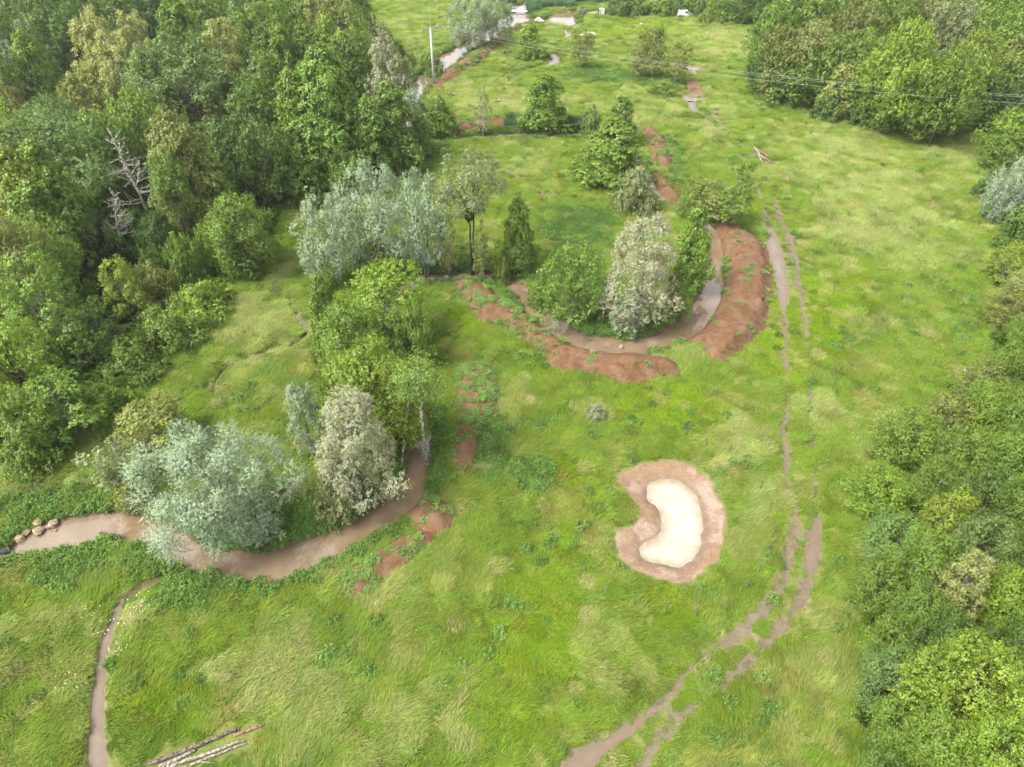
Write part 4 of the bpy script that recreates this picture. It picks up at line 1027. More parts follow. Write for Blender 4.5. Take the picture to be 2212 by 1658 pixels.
# --- right edge, from the corner of the meadow down to the bottom
for a in [
 (2195,235,110,9,'broad','bright','bright green tree at the right edge below the power lines'),
 (2160,285,80,6,'broad','green','green tree at the corner where the meadow meets the right edge'),
 (2150,360,60,5,'bush','dark','dark bush under the silver willow at the right edge'),
 (2200,335,80,9,'willow','silver','upper silver willow at the right edge'),
 (2165,380,75,7,'willow','silver2','lower silver willow leaning into the meadow at the right edge'),
 (2200,440,70,7,'alder','dark','dark tree just below the silver willows at right'),
 (2185,520,90,6,'feather','yellow','yellow-leaved shrub at the right edge of the pale grass'),
 (2200,580,70,7,'feather','pale','pale yellowish ash at the right edge'),
 (2175,620,80,5,'feather','olive','thin olive shrub at the right edge with bare twigs'),
 (2205,680,60,7,'broad','green','green tree at the right edge halfway down'),
 (2180,740,90,7,'broad','green','green tree just above the big right thicket'),
 (2130,770,100,6,'feather','olive','olive open shrub where the right thicket begins'),
 (2050,850,110,6,'feather','olive','half-bare olive shrub on top of the right thicket'),
 (2130,830,110,8,'broad','bright','bright crown at the top of the right thicket'),
 (2195,840,90,9,'broad','green','green crown at the right edge at the top of the thicket'),
 (1970,880,130,6.5,'broad','bright','light green sallow at the meadow side of the right thicket'),
 (2080,920,120,8,'broad','green','green crown in the upper middle of the right thicket'),
 (2175,930,110,9,'broad','green','green crown right of it at the edge of the frame'),
 (1905,1000,120,5,'broad','bright','pale green sallow bulging into the meadow'),
 (2030,985,110,8,'broad','green','green crown above the yellow-fingered ash'),
 (2130,1010,120,10,'broad','dark','dark crown at right above the bluish one'),
 (2045,1050,110,9,'feather','yellow','yellow-fingered ash in the middle of the right thicket'),
 (1935,1110,130,6,'broad','blue','bluish-green sallow on the meadow side, middle of the thicket'),
 (2200,1040,100,10,'broad','bright','bright crown at the right edge above the middle'),
 (2110,1120,150,10,'broad','blue','large bluish-green crown right of the yellow-fingered ash'),
 (1990,1150,110,9,'broad','green','green crown below the yellow-fingered ash'),
 (2200,1160,100,10,'broad','dark','dark crown at the right edge beside the bluish one'),
 (1900,1205,110,6,'broad','green','green bush tree on the meadow side below the bluish sallow'),
 (2065,1200,95,11,'feather','pale','whitish-tipped elder crown in the lower thicket'),
 (2160,1240,120,10,'broad','bright','bright crown right of the whitish-tipped elder'),
 (1980,1270,110,8,'broad','green','green crown left of the whitish-tipped elder'),
 (1940,1320,120,6,'broad','green','low green tree at the meadow side level with the bottom track bend'),
 (2040,1330,120,9,'broad','dark','dark hollow crown above the yellow-tipped tree'),
 (2190,1340,110,9,'broad','dark','dark crown at the right edge over the yellow-tipped tree'),
 (1925,1400,120,6,'broad','blue','bluish shrub tree left of the yellow-tipped tree'),
 (2085,1385,215,12,'broad','bright','large bright tree with yellow tips near the bottom right'),
 (2205,1450,110,11,'broad','yellow','yellow-green crown at the right edge near the bottom'),
 (1950,1500,130,7,'broad','green','green shrub tree at the meadow side near the bottom'),
 (2020,1540,140,9,'broad','green','green crown below left of the yellow-tipped tree'),
 (2140,1550,150,11,'broad','bright','bright crown in the bottom right corner region'),
 (1915,1620,120,6,'broad','dark','dark green shrub at the bottom edge beside the meadow'),
 (2060,1640,140,8,'broad','bright','bright crown cut by the bottom edge'),
 (2190,1650,140,10,'broad','green','crown in the very bottom right corner'),
 (2130,1720,160,8,'broad','green','crown mostly below the bottom edge at right')]:
    T(a[0], a[1], a[2], a[4], a[5], a[6], h=a[3], fine=1.0 if a[1] < 500 else 2.2, group=ME)
# understorey inside the woods and the bramble thicket
def small_crown(seed, kind='bush', tall=1.0):
    cm = gen_tree(kind, seed, .55)[0]
    me = cm; me.materials.append(M_WEED); return bpy.data.objects.new('shrub_foliage', me)
U_ALL = [small_crown(900+i) for i in range(4)]
pts, r = sample_view(lambda y: .42, 303, m=200)
x, y = pts[:, 0], pts[:, 1]
Fd = fields(x, y); fo = Fd['fo']
th = inside(x, y, THICKET)
k = (fo < -.5) & (Fd['s'] > .6) & (Fd['rd'] > 1.5) & (r.random(len(x)) < np.where(th, 1.0, .42))
s_ = r.uniform(.25, .62, len(x))*np.where(th, .75, 1.0)*(1+.4*sstep(90, 200, y))
zz = s_*np.where(th, r.uniform(.45, .8, len(x)), r.uniform(1.0, 2.2, len(x)))*np.clip(.4-fo*.25, .5, 1)
uc = np.array([.075, .145, .026])*(1-r.random((len(x), 1)))+np.array([.13, .21, .035])*r.random((len(x), 1))
uc = np.where(th[:, None], uc*1.15+np.array([.012, .012, 0]), uc*.8)
scatter('undergrowth', np.stack([x, y, Fd['z']-.1], 1)[k], np.stack([0*x, 0*x, r.random(len(x))*6.28], 1)[k], np.stack([s_, s_, zz], 1)[k],
        np.clip(uc[k], .01, .9), r.integers(0, 4, len(x))[k], U_ALL)
print('undergrowth', k.sum(), 'trees', TN[0])
# ------------------------------------------------------------------ dead trees
def dead_tree(base, top, hgt, label, n, seed, r0=.13, upang=.5, fork=0):
    r = random.Random(seed)
    bx, by = P(*base)[0], P(*base)[1]
    bz = gz(bx, by)
    # find the 3-D top: same ray as the photo point at height hgt
    tx, ty = P(top[0], top[1], hgt)
    T_ = thing('dead_tree', (bx, by, bz), label, 'dead tree', None)
    a = Vector((0, 0, -.2)); b = Vector((tx-bx, ty-by, hgt-bz)); mb = MB()
    pts = [a.lerp(b, k/8)+Vector((r.gauss(0, .05), r.gauss(0, .05), 0))*(0 < k < 8) for k in range(9)]
    mb.tube(pts, [r0*(1-.85*k/8) for k in range(9)], 7)
    mb.obj('trunk', M_DEAD, T_, True)
    ax = (b-a).normalized(); s1 = ax.orthogonal().normalized(); s2 = ax.cross(s1)
    for i in range(n):
        k = .22+.74*(i+.5)/n; st = a.lerp(b, k); an = r.random()*6.28
        d = (s1*math.cos(an)+s2*math.sin(an)+ax*r.uniform(.1, upang)).normalized()
        L_ = (1.15-k)*hgt*.25*r.uniform(.6, 1.25)+.5
        q = MB(); p = [st]
        for j in range(5):
            d = (d+Vector((r.gauss(0, .07), r.gauss(0, .07), r.gauss(.03, .06)))).normalized(); p.append(p[-1]+d*L_/5)
        q.tube(p, [.05*(1-k*.4)*(1-.17*j)+.012 for j in range(6)], 5)
        for j in (1, 2, 3, 4):
            for _ in range(2):
                e = (d+Vector((r.gauss(0, .8), r.gauss(0, .8), r.gauss(.2, .5)))).normalized()
                q.tube([p[j], p[j]+e*L_*.16, p[j]+e*L_*.3+Vector((0, 0, .08*L_))], [.022, .016, .012], 4, False)
        q.obj('branch', M_DEAD, T_, True)
    return T_
dead_tree((328, 474), (236, 283), 15.0, 'tall bare dead tree leaning left out of the big wood', 34, 3, .22)
dead_tree((262, 552), (243, 412), 9.5, 'shorter twiggy bare dead tree below the leaning dead tree', 34, 8, .15, .9)
dead_tree((52, 165), (4, 82), 12.0, 'grey dead trunk with bare limbs near the top left corner', 12, 5, .15, .8)
dead_tree((200, 160), (170, 90), 9.0, 'thin reddish bare trunk standing below the pale weeping birches', 8, 6, .10, .6)
dead_tree((112, 735), (104, 690), 5.0, 'pale bare limbs poking out of the large open alder at left', 8, 9, .07, .9)
dead_tree((2100, 850), (2088, 808), 4.0, 'bare grey twigs standing up from the right thicket', 9, 12, .05, .9)

# white-barked leaning trunks over the lower stream
def trunk_obj(name, pts, rad, label, cat, mat=M_BIRCH, group=None):
    b = pts[0]; bx, by = P(b[0], b[1], 0); bz = gz(bx, by)
    T_ = thing(name, (bx, by, bz), label, cat, group); mb = MB(); p3 = [Vector((0, 0, -.3))]
    for (u, v, h, dy) in pts[1:]:
        dep_y = by+dy; tt = math.tan(PITCH+math.atan((v-CV)/F)); z = H-dep_y*tt
        dep = dep_y*math.cos(PITCH)+(H-z)*math.sin(PITCH); p3.append(Vector(((u-CU)/F*dep-bx, dy, z-bz)))
    mb.tube(p3, [rad*(1-.6*k/(len(p3)-1)) for k in range(len(p3))], 8)
    mb.obj('trunk', mat, T_, True)
    return T_, p3
def leaf_spray(T_, pts, n, tone, seed):
    r = np.random.default_rng(seed); pos = []; nr = []
    for p in pts:
        k = r.normal(0, 1, (n, 3))*np.array([.9, .9, .6]); pos.append(np.array(p)+k); nr.append(k*.4+np.array([0, 0, .7])+r.normal(0, .3, (n, 3)))
    pos = np.concatenate(pos); V, Fc = leaf_cards(pos, np.concatenate(nr), .17*r.uniform(.6, 1.3, len(pos)), r)
    me = np_mesh('crown', V, Fc, M_LEAF, False, [('lv', np.repeat(r.random(len(pos)), 4), 'FLOAT'), ('tip', np.repeat(r.random(len(pos))**2, 4), 'FLOAT')])
    o = link(bpy.data.objects.new('crown', me)); o.parent = T_; c = TONE[tone]; o.color = (*c, 1)
T_, p = trunk_obj('birch_tree', [(910, 967, 0, 0), (904, 940, 0, .1), (900, 905, 0, .3), (902, 870, 0, .6), (912, 835, 0, 1.0)], .13, 'white birch trunk curving up out of the brown stream', 'tree', group=MM)
leaf_spray(T_, [p[-1], p[-1]+Vector((1.2, .3, -.6)), p[-1]+Vector((-.8, .5, .4)), p[-2]+Vector((1.6, .2, .2))], 420, 'bright', 5)
T_, p = trunk_obj('birch_tree', [(866, 1008, 0, 0), (872, 960, 0, .1), (878, 905, 0, .3), (884, 850, 0, .6), (892, 800, 0, 1.0)], .10, 'slim pale birch standing at the water edge beside the curving white birch', 'tree', group=MM)
leaf_spray(T_, [p[-1], p[-1]+Vector((1.0, .3, .6)), p[-1]+Vector((-.8, .5, -.4)), p[-2]+Vector((.9, .2, .3))], 420, 'green', 6)
T_, p = trunk_obj('birch_tree', [(972, 582, 0, 0), (964, 550, 0, 0), (955, 515, 0, .1), (950, 480, 0, .2)], .09, 'white birch stem leaning left by the water below the silver willows', 'tree', group=MM)
leaf_spray(T_, [p[-1], p[-1]+Vector((.6, .3, .9)), p[-2]+Vector((.5, .2, .3))], 260, 'pale', 7)

# mistletoe ball in the tall open tree
D_ = P(1020, 600)[1]
def on_depth(u, v, y):
    tt = math.tan(PITCH+math.atan((v-CV)/F)); z = H-y*tt
    dep = y*math.cos(PITCH)+(H-z)*math.sin(PITCH); return ((u-CU)/F*dep, y, z)
c_ = on_depth(1014, 468, D_-.3); r = np.random.default_rng(4)
k = r.normal(size=(1500, 3)); k /= np.linalg.norm(k, axis=1, keepdims=True); pos = k*.62*r.random((1500, 1))**.35
V, Fc = leaf_cards(pos, k+r.normal(0, .4, (1500, 3)), np.full(1500, .16), r)
me = np_mesh('mistletoe', V, Fc, M_LEAF, False, [('lv', np.repeat(r.random(1500), 4), 'FLOAT'), ('tip', np.zeros(6000), 'FLOAT')])
o = link(bpy.data.objects.new('mistletoe', me)); o.location = c_; o.color = (.05, .085, .02, 1)
tag(o, 'round dark mistletoe ball hanging on the tall open pale tree', 'mistletoe')

# ------------------------------------------------------------------ power pole and lines
M_CONC = mat_plain('pale_concrete', (.50, .52, .54), .8, .2, .12, 3)
M_STEEL = mat_plain('galvanised_steel', (.40, .42, .43), .4, .5, .1, 8, .6)
M_WIRE = mat_plain('bare_wire', (.42, .42, .38), .5, .5, .05, 2)
M_GLASS = mat_plain('dark_glass', (.03, .04, .05), .1, .6, .2, 4)
M_WHITE = mat_plain('white_paint', (.62, .62, .60), .35, .5, .04, 2)
M_BLACK = mat_plain('black_rubber', (.025, .025, .027), .75, .3, .2, 5)
bx, by = P(938, 181); bz = gz(bx, by); PH = None
c_ = on_depth(928, 60, by); PH = c_[2]-bz
T_ = thing('power_pole', (bx, by, bz), 'tall pale tapered concrete power pole beside the upper stream', 'power pole')
mb = MB(); topx = (c_[0]-bx)*.45
mb.tube([(0, 0, -.5), (topx*.5, 0, PH*.5), (topx, 0, PH)], [.30, .23, .16], 10); mb.obj('pole', M_CONC, T_, True)
ra = math.radians(24); hl = 1.75
ux, uy = math.cos(ra), math.sin(ra)
mb = MB(); mb.box((topx, 0, PH-.05), (2*hl, .14, .16), ra); mb.obj('crossarm', M_STEEL, T_)
INS = []
for s_ in (-1, 0, 1):
    ix, iy = topx+ux*hl*.95*s_, uy*hl*.95*s_
    mb = MB(); z0 = PH+.03 if s_ else PH+.10
    mb.tube([(ix, iy, z0), (ix, iy, z0+.06), (ix, iy, z0+.08), (ix, iy, z0+.16), (ix, iy, z0+.18), (ix, iy, z0+.26)], [.03, .07, .04, .08, .04, .05], 8)
    mb.obj('insulator', M_CONC, T_, True); INS.append(Vector((bx+ix, by+iy, bz+z0+.26)))
def wire(a, b, sag, label, n=40):
    mb = MB(); pts = []
    for k in range(n+1):
        t_ = k/n; p = a.lerp(b, t_); p.z -= sag*4*t_*(1-t_); pts.append(p-a)
    mb.tube(pts, .014, 5); o = mb.obj('power_line', M_WIRE, None, True); o.location = a
    tag(o, label, 'power line', 'bare overhead wires')
for i, (u, v, lab) in enumerate([(2330, 232, 'lowest overhead wire running right from the left end of the crossarm'), (2330, 217, 'middle overhead wire running right from the pole top'),
                            (2330, 213, 'topmost overhead wire running right from the far end of the crossarm')]):
    e = Vector((*P(u, v, 10.2), 10.2)); wire(INS[i], e, 2.0, lab)
for i, (u, lab) in enumerate([(911, 'left overhead wire running from the crossarm to the top edge'), (923, 'middle overhead wire running from the pole top to the top edge'), (932, 'right overhead wire running from the crossarm to the top edge')]):
    e = Vector((*P(u, -150, 12.0), 12.0)); wire(INS[i], e, .8, lab)
x_, y_p = P(1507, 27); mb = MB(); mb.tube([(0, 0, -.3), (0, 0, 4.5), (.05, 0, 9)], [.10, .085, .06], 8)
T_ = thing('thin_pole', (x_, y_p, gz(x_, y_p)), 'thin pale pole standing in the hedge right of the white van', 'pole'); mb.obj('shaft', M_STEEL, T_, True)
mb = MB(); mb.box((0, 0, 8.6), (.9, .07, .07)); mb.obj('bracket', M_STEEL, T_)

# ------------------------------------------------------------------ white van on the dirt road, facing right
def bev_box(name, prof, w0, w1, mat, parent, inset=.06):
    """side profile polygon (x, z, k) swept across the width; k narrows the top"""
    bm = MB(); n = len(prof); V = []
    for s_, m_ in ((-1, 1.0), (-1, 0.0), (1, 0.0), (1, 1.0)):
        pass
    rows = [(-1, inset), (-.93, 0), (.93, 0), (1, inset)]
    cx = sum(p[0] for p in prof)/n; cz = sum(p[1] for p in prof)/n
    for s_, ins in rows:
        for (x, z, k) in prof:
            wx = x+(cx-x)*ins/2.2; wz = z+(cz-z)*ins/1.2
            V.append((wx, s_*w0/2*k, wz))
    f = [tuple(range(n)), tuple(3*n+i for i in range(n))[::-1]]
    for r_ in range(3):
        for i in range(n): f.append((r_*n+i, (r_+1)*n+i, (r_+1)*n+(i+1) % n, r_*n+(i+1) % n))
    bm.add(V, f); return bm.obj(name, mat, parent)
vx, vy = P(1478.5, 37.0); VZ = gz(vx, vy)
V_ = thing('parked_van', (vx, vy, VZ+.02), 'small white delivery van parked on the dirt road by the hedge', 'van', rz=math.radians(-4))
bev_box('body', [(-1.95, .28, 1), (-2.0, .75, 1), (-1.93, 1.55, .95), (-1.80, 1.80, .9), (.35, 1.82, .9), (.62, 1.72, .9), (1.05, 1.12, .96), (1.75, .98, 1), (2.0, .72, 1), (2.02, .34, 1)], 1.72, 0, M_WHITE, V_)
for sy in (-1, 1):
    mb = MB(); mb.add([(.0, sy*.842, 1.12), (.88, sy*.835, 1.12), (.56, sy*.80, 1.58), (.0, sy*.80, 1.60)], [(0, 1, 2, 3) if sy < 0 else (3, 2, 1, 0)]); o = mb.obj('side_window', M_GLASS, V_)
    so = o.modifiers.new('thick', 'SOLIDIFY'); so.thickness = .03; so.offset = 0
    for wx in (-1.28, 1.30):
        mb = MB(); mb.tube([(wx, sy*.70, .30), (wx, sy*.88, .30)], .31, 16); w_ = mb.obj('wheel', M_BLACK, V_)
        mb = MB(); mb.tube([(wx, sy*.875, .30), (wx, sy*.90, .30)], .17, 12); mb.obj('rim', M_STEEL, w_)
    mb = MB(); mb.box((1.97, sy*.62, .72), (.10, .30, .16)); mb.obj('headlight', M_GLASS, V_)
    mb = MB(); mb.box((.95, sy*.95, 1.12), (.12, .16, .16)); mb.obj('mirror', M_BLACK, V_)
mb = MB(); mb.add([(.66, -.70, 1.70), (1.06, -.76, 1.16), (1.06, .76, 1.16), (.66, .70, 1.70)], [(0, 1, 2, 3)]); o = mb.obj('windscreen', M_GLASS, V_); so = o.modifiers.new('thick', 'SOLIDIFY'); so.thickness = .04; so.offset = 0
mb = MB(); mb.box((0, -.868, .52), (1.9, .03, .07)); mb.obj('side_trim', M_BLACK, V_)

# ------------------------------------------------------------------ board sign, white tank, footbridge
M_PANEL = mat_plain('board_white', (.52, .55, .52), .4, .4, .03, 2); M_PG = mat_plain('board_pale_green', (.25, .40, .30), .5, .3, .1, 3); M_DG = mat_plain('board_emblem', (.03, .055, .05), .5, .3, .1, 3)
sx, sy_ = P(1318.5, 25.5); T_ = thing('board_sign', (sx, sy_, gz(sx, sy_)), 'white and pale green board sign beside the dirt road', 'sign', rz=math.radians(4))
mb = MB(); mb.box((0, 0, 1.15), (1.75, .06, 1.35)); mb.obj('panel', M_PANEL, T_)
mb = MB(); mb.box((0, -.036, 1.15), (1.6, .012, 1.2)); mb.obj('artwork', M_PG, T_)
mb = MB(); mb.tube([(-.35, -.046, 1.25), (-.35, -.056, 1.25)], .30, 18); mb.obj('emblem', M_DG, T_)
mb = MB(); mb.box((.42, -.048, 1.28), (.55, .012, .62)); mb.obj('picture', M_PANEL, T_)
for s_ in (-.8, .8):
    mb = MB(); mb.box((s_, .06, .75), (.08, .06, 2.1)); mb.obj('post', M_STEEL, T_)
sx, sy_ = P(1299, 33.5); T_ = thing('water_tank', (sx, sy_, gz(sx, sy_)), 'white tank in a dark upright frame beside the dirt road', 'tank', rz=math.radians(3))
mb = MB(); mb.box((0, 0, .95), (1.45, 1.0, 1.5), taper=.97); mb.obj('tank_body', M_WHITE, T_)
for px in (-.82, .78):
    for py in (-.55, .55):
        mb = MB(); mb.box((px, py, .95), (.09, .09, 1.9)); mb.obj('frame_post', M_BLACK, T_)
mb = MB(); mb.box((-.35, -.53, .95), (.07, .05, 1.5)); mb.obj('front_bar', M_BLACK, T_)
mb = MB(); mb.box((0, 0, .1), (1.75, 1.2, .14)); mb.obj('pallet', M_BARK, T_)
a = Vector((*P(1106, 25), 0)); b = Vector((*P(1137, 26), 0)); L_ = (b-a).length; m_ = (a+b)/2
T_ = thing('footbridge', (m_.x, m_.y, .0), 'low pale footbridge with railings across the flooded stream', 'footbridge', rz=math.atan2(b.y-a.y, b.x-a.x))
mb = MB(); mb.box((0, 0, .12), (L_+.6, 1.3, .16)); mb.obj('deck', M_CONC, T_)
for s_ in (-.62, .62):
    for h_ in (.65, 1.15):
        mb = MB(); mb.tube([(-L_/2, s_, h_), (L_/2, s_, h_)], .045, 6); mb.obj('rail', M_STEEL, T_)
    for k in range(4):
        mb = MB(); mb.tube([(-L_/2+k*L_/3, s_, .2), (-L_/2+k*L_/3, s_, 1.17)], .04, 6); mb.obj('rail_post', M_STEEL, T_)

# ------------------------------------------------------------------ logs and sticks
M_LOGD = mat_bark('dark_log', (.045, .032, .024), (.20, .16, .13), 7)
M_LOGW = mat_bark('pale_log', (.11, .085, .065), (.36, .325, .26), 7)
M_LOGB = mat_bark('brown_log', (.10, .065, .04), (.27, .19, .13), 7)
M_CUT = mat_plain('cut_wood', (.40, .30, .19), .8, .2, .2, 12)
def log(a, b, rad, mat, label, grp=None, seed=0, name='log', lift=0.0, cat='log'):
    r = random.Random(seed); A = P(*a); B = P(*b)
    za = gz(*A)+rad*.55+lift; zb = gz(*B)+rad*.55+lift
    T_ = thing(name, (A[0], A[1], za), label, cat, grp); d = Vector((B[0]-A[0], B[1]-A[1], zb-za))
    n = max(5, int(d.length/.6)); pts = [d*(k/n)+Vector((0, 0, r.gauss(0, rad*.15)))+Vector((-d.y, d.x, 0)).normalized()*r.gauss(0, rad*.25) for k in range(n+1)]
    mb = MB(); mb.tube(pts, [rad*(1.05-.3*k/n)*r.uniform(.9, 1.1) for k in range(n+1)], 10, True); mb.obj('bark', mat, T_, True)
    if rad > .08:
        e = d.normalized()
        mb = MB(); mb.tube([pts[-1]+e*.002, pts[-1]+e*.02], rad*.70, 10); mb.obj('cut_end', M_CUT, T_)
        for k in range(2):
            t_ = r.uniform(.3, .8); q = d*t_; o_ = Vector((r.gauss(0, 1), r.gauss(0, 1), .9)).normalized()
            mb = MB(); mb.tube([q, q+o_*rad*2.1], [rad*.25, rad*.15], 6); mb.obj('branch_stub', mat, T_)
    return T_
LG = 'cut logs lying in the grass near the bottom edge'
log((322, 1653), (515, 1577), .17, M_LOGD, 'thickest dark-barked log of the group at the bottom edge', LG, 1)
log((505, 1590), (569, 1565), .13, M_LOGB, 'brown log end sticking out beyond the thick dark log', LG, 2)
log((345, 1662), (421, 1623), .15, M_LOGW, 'short grey-white log between the dark log and the pale ones', LG, 3)
log((362, 1660), (528, 1601), .13, M_LOGW, 'long pale birch log, upper one of the two pale logs', LG, 4)
log((384, 1664), (532, 1606), .10, M_LOGW, 'thin pale birch log, lowest of the group', LG, 5)
log((436, 1648), (465, 1650), .035, M_LOGW, 'short loose pale stick below the pale logs', LG, 6, 'stick', .1, 'stick')
log((289, 1655), (305, 1653), .035, M_LOGW, 'short loose grey stick left of the dark log', LG, 7, 'stick', .1, 'stick')
LG = 'small logs beside the track in the far meadow'
log((1627, 325), (1638, 336), .22, M_LOGW, 'thick pale log stump at the top of the small log heap', LG, 8, lift=.25)
log((1635, 337), (1645, 353), .15, M_LOGW, 'white birch log nearest the track in the small log heap', LG, 9, lift=.2)
log((1637, 335), (1649, 349), .15, M_LOGW, 'white birch log lying parallel inside the small log heap', LG, 10, lift=.25)
log((1634, 329), (1661, 345), .17, M_LOGB, 'long brown log on the far side of the small log heap', LG, 11, lift=.25)
log((1650, 344), (1664, 357), .15, M_LOGB, 'brown log at the near end of the small log heap', LG, 12, lift=.2)
log((1662, 355), (1668, 362), .25, M_LOGD, 'dark stub log at the near tip of the small log heap', LG, 13, lift=.25)
log((1075, 222), (1100, 222), .20, M_LOGW, 'grey fallen log in the meadow left of the broad alder', None, 14, lift=.3)
log((612, 463), (646, 460), .06, M_LOGW, 'upper of two pale fallen poles by the wood edge', 'fallen poles', 15, 'fallen_pole', .45, 'pole')
log((626, 468), (654, 470), .06, M_LOGW, 'lower of two pale fallen poles by the wood edge', 'fallen poles', 16, 'fallen_pole', .45, 'pole')
log((1840, 1306), (1890, 1330), .05, M_DEAD, 'broken mossy branch sticking into the meadow from the right thicket', None, 17, 'fallen_branch', .5, 'branch')
for i, (a, b, l_) in enumerate([((198, 1114), (222, 1109), 'dark driftwood stick floating by the upper bank'), ((244, 1111), (268, 1101), 'second dark driftwood branch nearer the silvery willow'),
        ((277, 1116), (296, 1107), 'pale dead stick poking out over the water by the willow'), ((303, 1138), (323, 1125), 'pale dead stick hanging over the water under the willow'),
        ((78, 1159), (94, 1155), 'thin brown stick in the water beside the boulders')]):
    A = P(*a, WZ); B = P(*b, WZ); z0 = WZ+(.03 if i in (0, 1, 4) else .5); mb = MB(); r = random.Random(i)
    d = Vector((B[0]-A[0], B[1]-A[1], .25 if i not in (0, 1, 4) else .02)); mb.tube([Vector((0, 0, 0)), d*.4+Vector((0, .05, .03)), d*.75+Vector((0, -.04, .02)), d], [.05, .045, .03, .015], 6)
    mb.tube([d*.4, d*.55+Vector((.1, -.25, .08))], [.025, .01], 5)
    o = mb.obj('driftwood', M_LOGD if i in (0, 1, 4) else M_DEAD, None, True); o.location = (A[0], A[1], z0); tag(o, l_, 'driftwood', 'dead wood in the lower stream')
def snag(u, v, sc, label, seed, z=0.1):
    r = random.Random(seed); x, y = P(u, v); mb = MB()
    mb.tube([(0, 0, -.4), (0, 0, .4)], [.35*sc, .2*sc], 7)
    for i in range(16):
        a = r.random()*6.28; e = r.uniform(-.1, .9); L_ = r.uniform(.6, 1.3)*sc
        d = Vector((math.cos(a), math.sin(a), e)); mb.tube([Vector((0, 0, .1)), d*L_*.5, d*L_+Vector((0, 0, r.gauss(0, .2)))], [.12*sc, .07*sc, .02], 5)
    T_ = thing('tree_stump', (x, y, gz(x, y)+z), label, 'tree stump'); mb.obj('roots', M_LOGD, T_, True)
    mb = MB(); mb.tube([(-.1, 0, .35*sc), (-.12, .02, .75*sc)], [.22*sc, .2*sc], 8); mb.obj('stub', M_LOGD, T_)
snag(1091, 120, 1.0, 'dark uprooted stump left of the round alder near the top', 1)
snag(1102, 117, .8, 'second dark root clump touching the round alder', 2)
snag(975, 211, 1.1, 'dark broken stump between the pole and the meadow', 3)
snag(1128, 640, .7, 'tangle of dark roots on the inner stream bank', 4, .0)
snag(1548, 585, .6, 'dark root clump beside the stream left of the big soil bank', 5, 0)
snag(1641, 674, .35, 'small dark root lump lying on the big soil bank', 6, 1.2)
snag(135, 1127, .6, 'dark stump with roots on the bank right of the boulders', 7, -.1)

# ------------------------------------------------------------------ boulders and stones
t = NT('boulder'); n_ = t.noise(2.2, 6, .65, obj=True)
M_ROCK = t.done(t.bsdf(t.mix(t.rng(n_, .38, .62, 0, 1), (.13, .095, .06), (.36, .29, .205)), .85, .2, t.bump(t.noise(5, 5, .7, obj=True), .8, .06)))
t = NT('pale_stone'); n_ = t.noise(2.2, 6, .65, obj=True)
M_PSTONE = t.done(t.bsdf(t.mix(t.rng(n_, .38, .62, 0, 1), (.30, .25, .20), (.58, .53, .46)), .85, .2))
def rock(u, v, w, label, group, seed, mat=M_ROCK, z=0.0, flat=.62, name='boulder', cat='boulder', hang=None):
    r = np.random.default_rng(seed); x, y = P(u, v, z)
    bm_ = __import__('bmesh').new(); __import__('bmesh').ops.create_icosphere(bm_, subdivisions=3, radius=.5)
    me = bpy.data.meshes.new(name); bm_.to_mesh(me); bm_.free()
    co = np.empty(len(me.vertices)*3, np.float32); me.vertices.foreach_get('co', co); co = co.reshape(-1, 3).astype(float)
    d = co/np.linalg.norm(co, axis=1, keepdims=True); rad = np.full(len(co), .5)
    for _ in range(13):
        pl = r.normal(size=3); pl /= np.linalg.norm(pl); h_ = r.uniform(.33, .46); pr_ = d@pl; rad = np.where(pr_ > 1e-3, np.minimum(rad, h_/np.maximum(pr_, 1e-3)), rad)
    co = d*(rad+.02*r.normal(size=len(co)))[:, None]*np.array([w, w*r.uniform(.7, 1), w*flat])
    me.vertices.foreach_set('co', co.astype(np.float32).ravel()); me.materials.append(mat)
    o = link(bpy.data.objects.new(name, me)); o.location = (x, y, (gz(x, y) if hang is None else hang)+w*flat*.22); o.rotation_euler = (0, 0, r.random()*6.28)
    tag(o, label, cat, group)
BG = 'boulders along the bank by the black pipe'
rock(41, 1163, 1.0, 'squarish cream boulder nearest the black pipe', BG, 1, hang=WZ)
rock(57, 1149, .8, 'small tan boulder among twigs above the cream one', BG, 2, hang=WZ+.1)
rock(80, 1144, 1.25, 'widest flat cream boulder lying half in the water', BG, 3, hang=WZ, flat=.5)
rock(90, 1140, .7, 'pale boulder touching the right end of the widest one', BG, 8, hang=WZ)
rock(84, 1131, 1.0, 'tan boulder behind the widest one', BG, 4, hang=WZ+.3)
rock(114, 1131, 1.1, 'upright brown and cream boulder rightmost in the row', BG, 5, hang=WZ)
rock(103, 1134, .7, 'small orange-brown boulder left of the upright one', BG, 6, hang=WZ)
rock(118, 1142, .3, 'little stone in the water below the upright boulder', BG, 7, hang=WZ)
BG = 'pale rocks heaped at the edge of the flooded pool'
for i, (u, v, w, l_) in enumerate([(1158, 46, 1.3, 'left pale rock of the heap at the flooded pool'), (1164, 43, 1.5, 'rear pale rock of the heap at the flooded pool'), (1169, 47, 1.5, 'big pinkish middle rock of the heap at the pool'), (1174, 48, 1.1, 'right pale rock of the heap at the flooded pool'), (1163, 48.5, .9, 'small front rock of the heap at the pool')]):
    rock(u, v, w, l_, BG, 20+i, M_PSTONE, hang=0.0, flat=.6, name='rock', cat='rock')
BG = 'whitish rubble behind the sparse young tree'
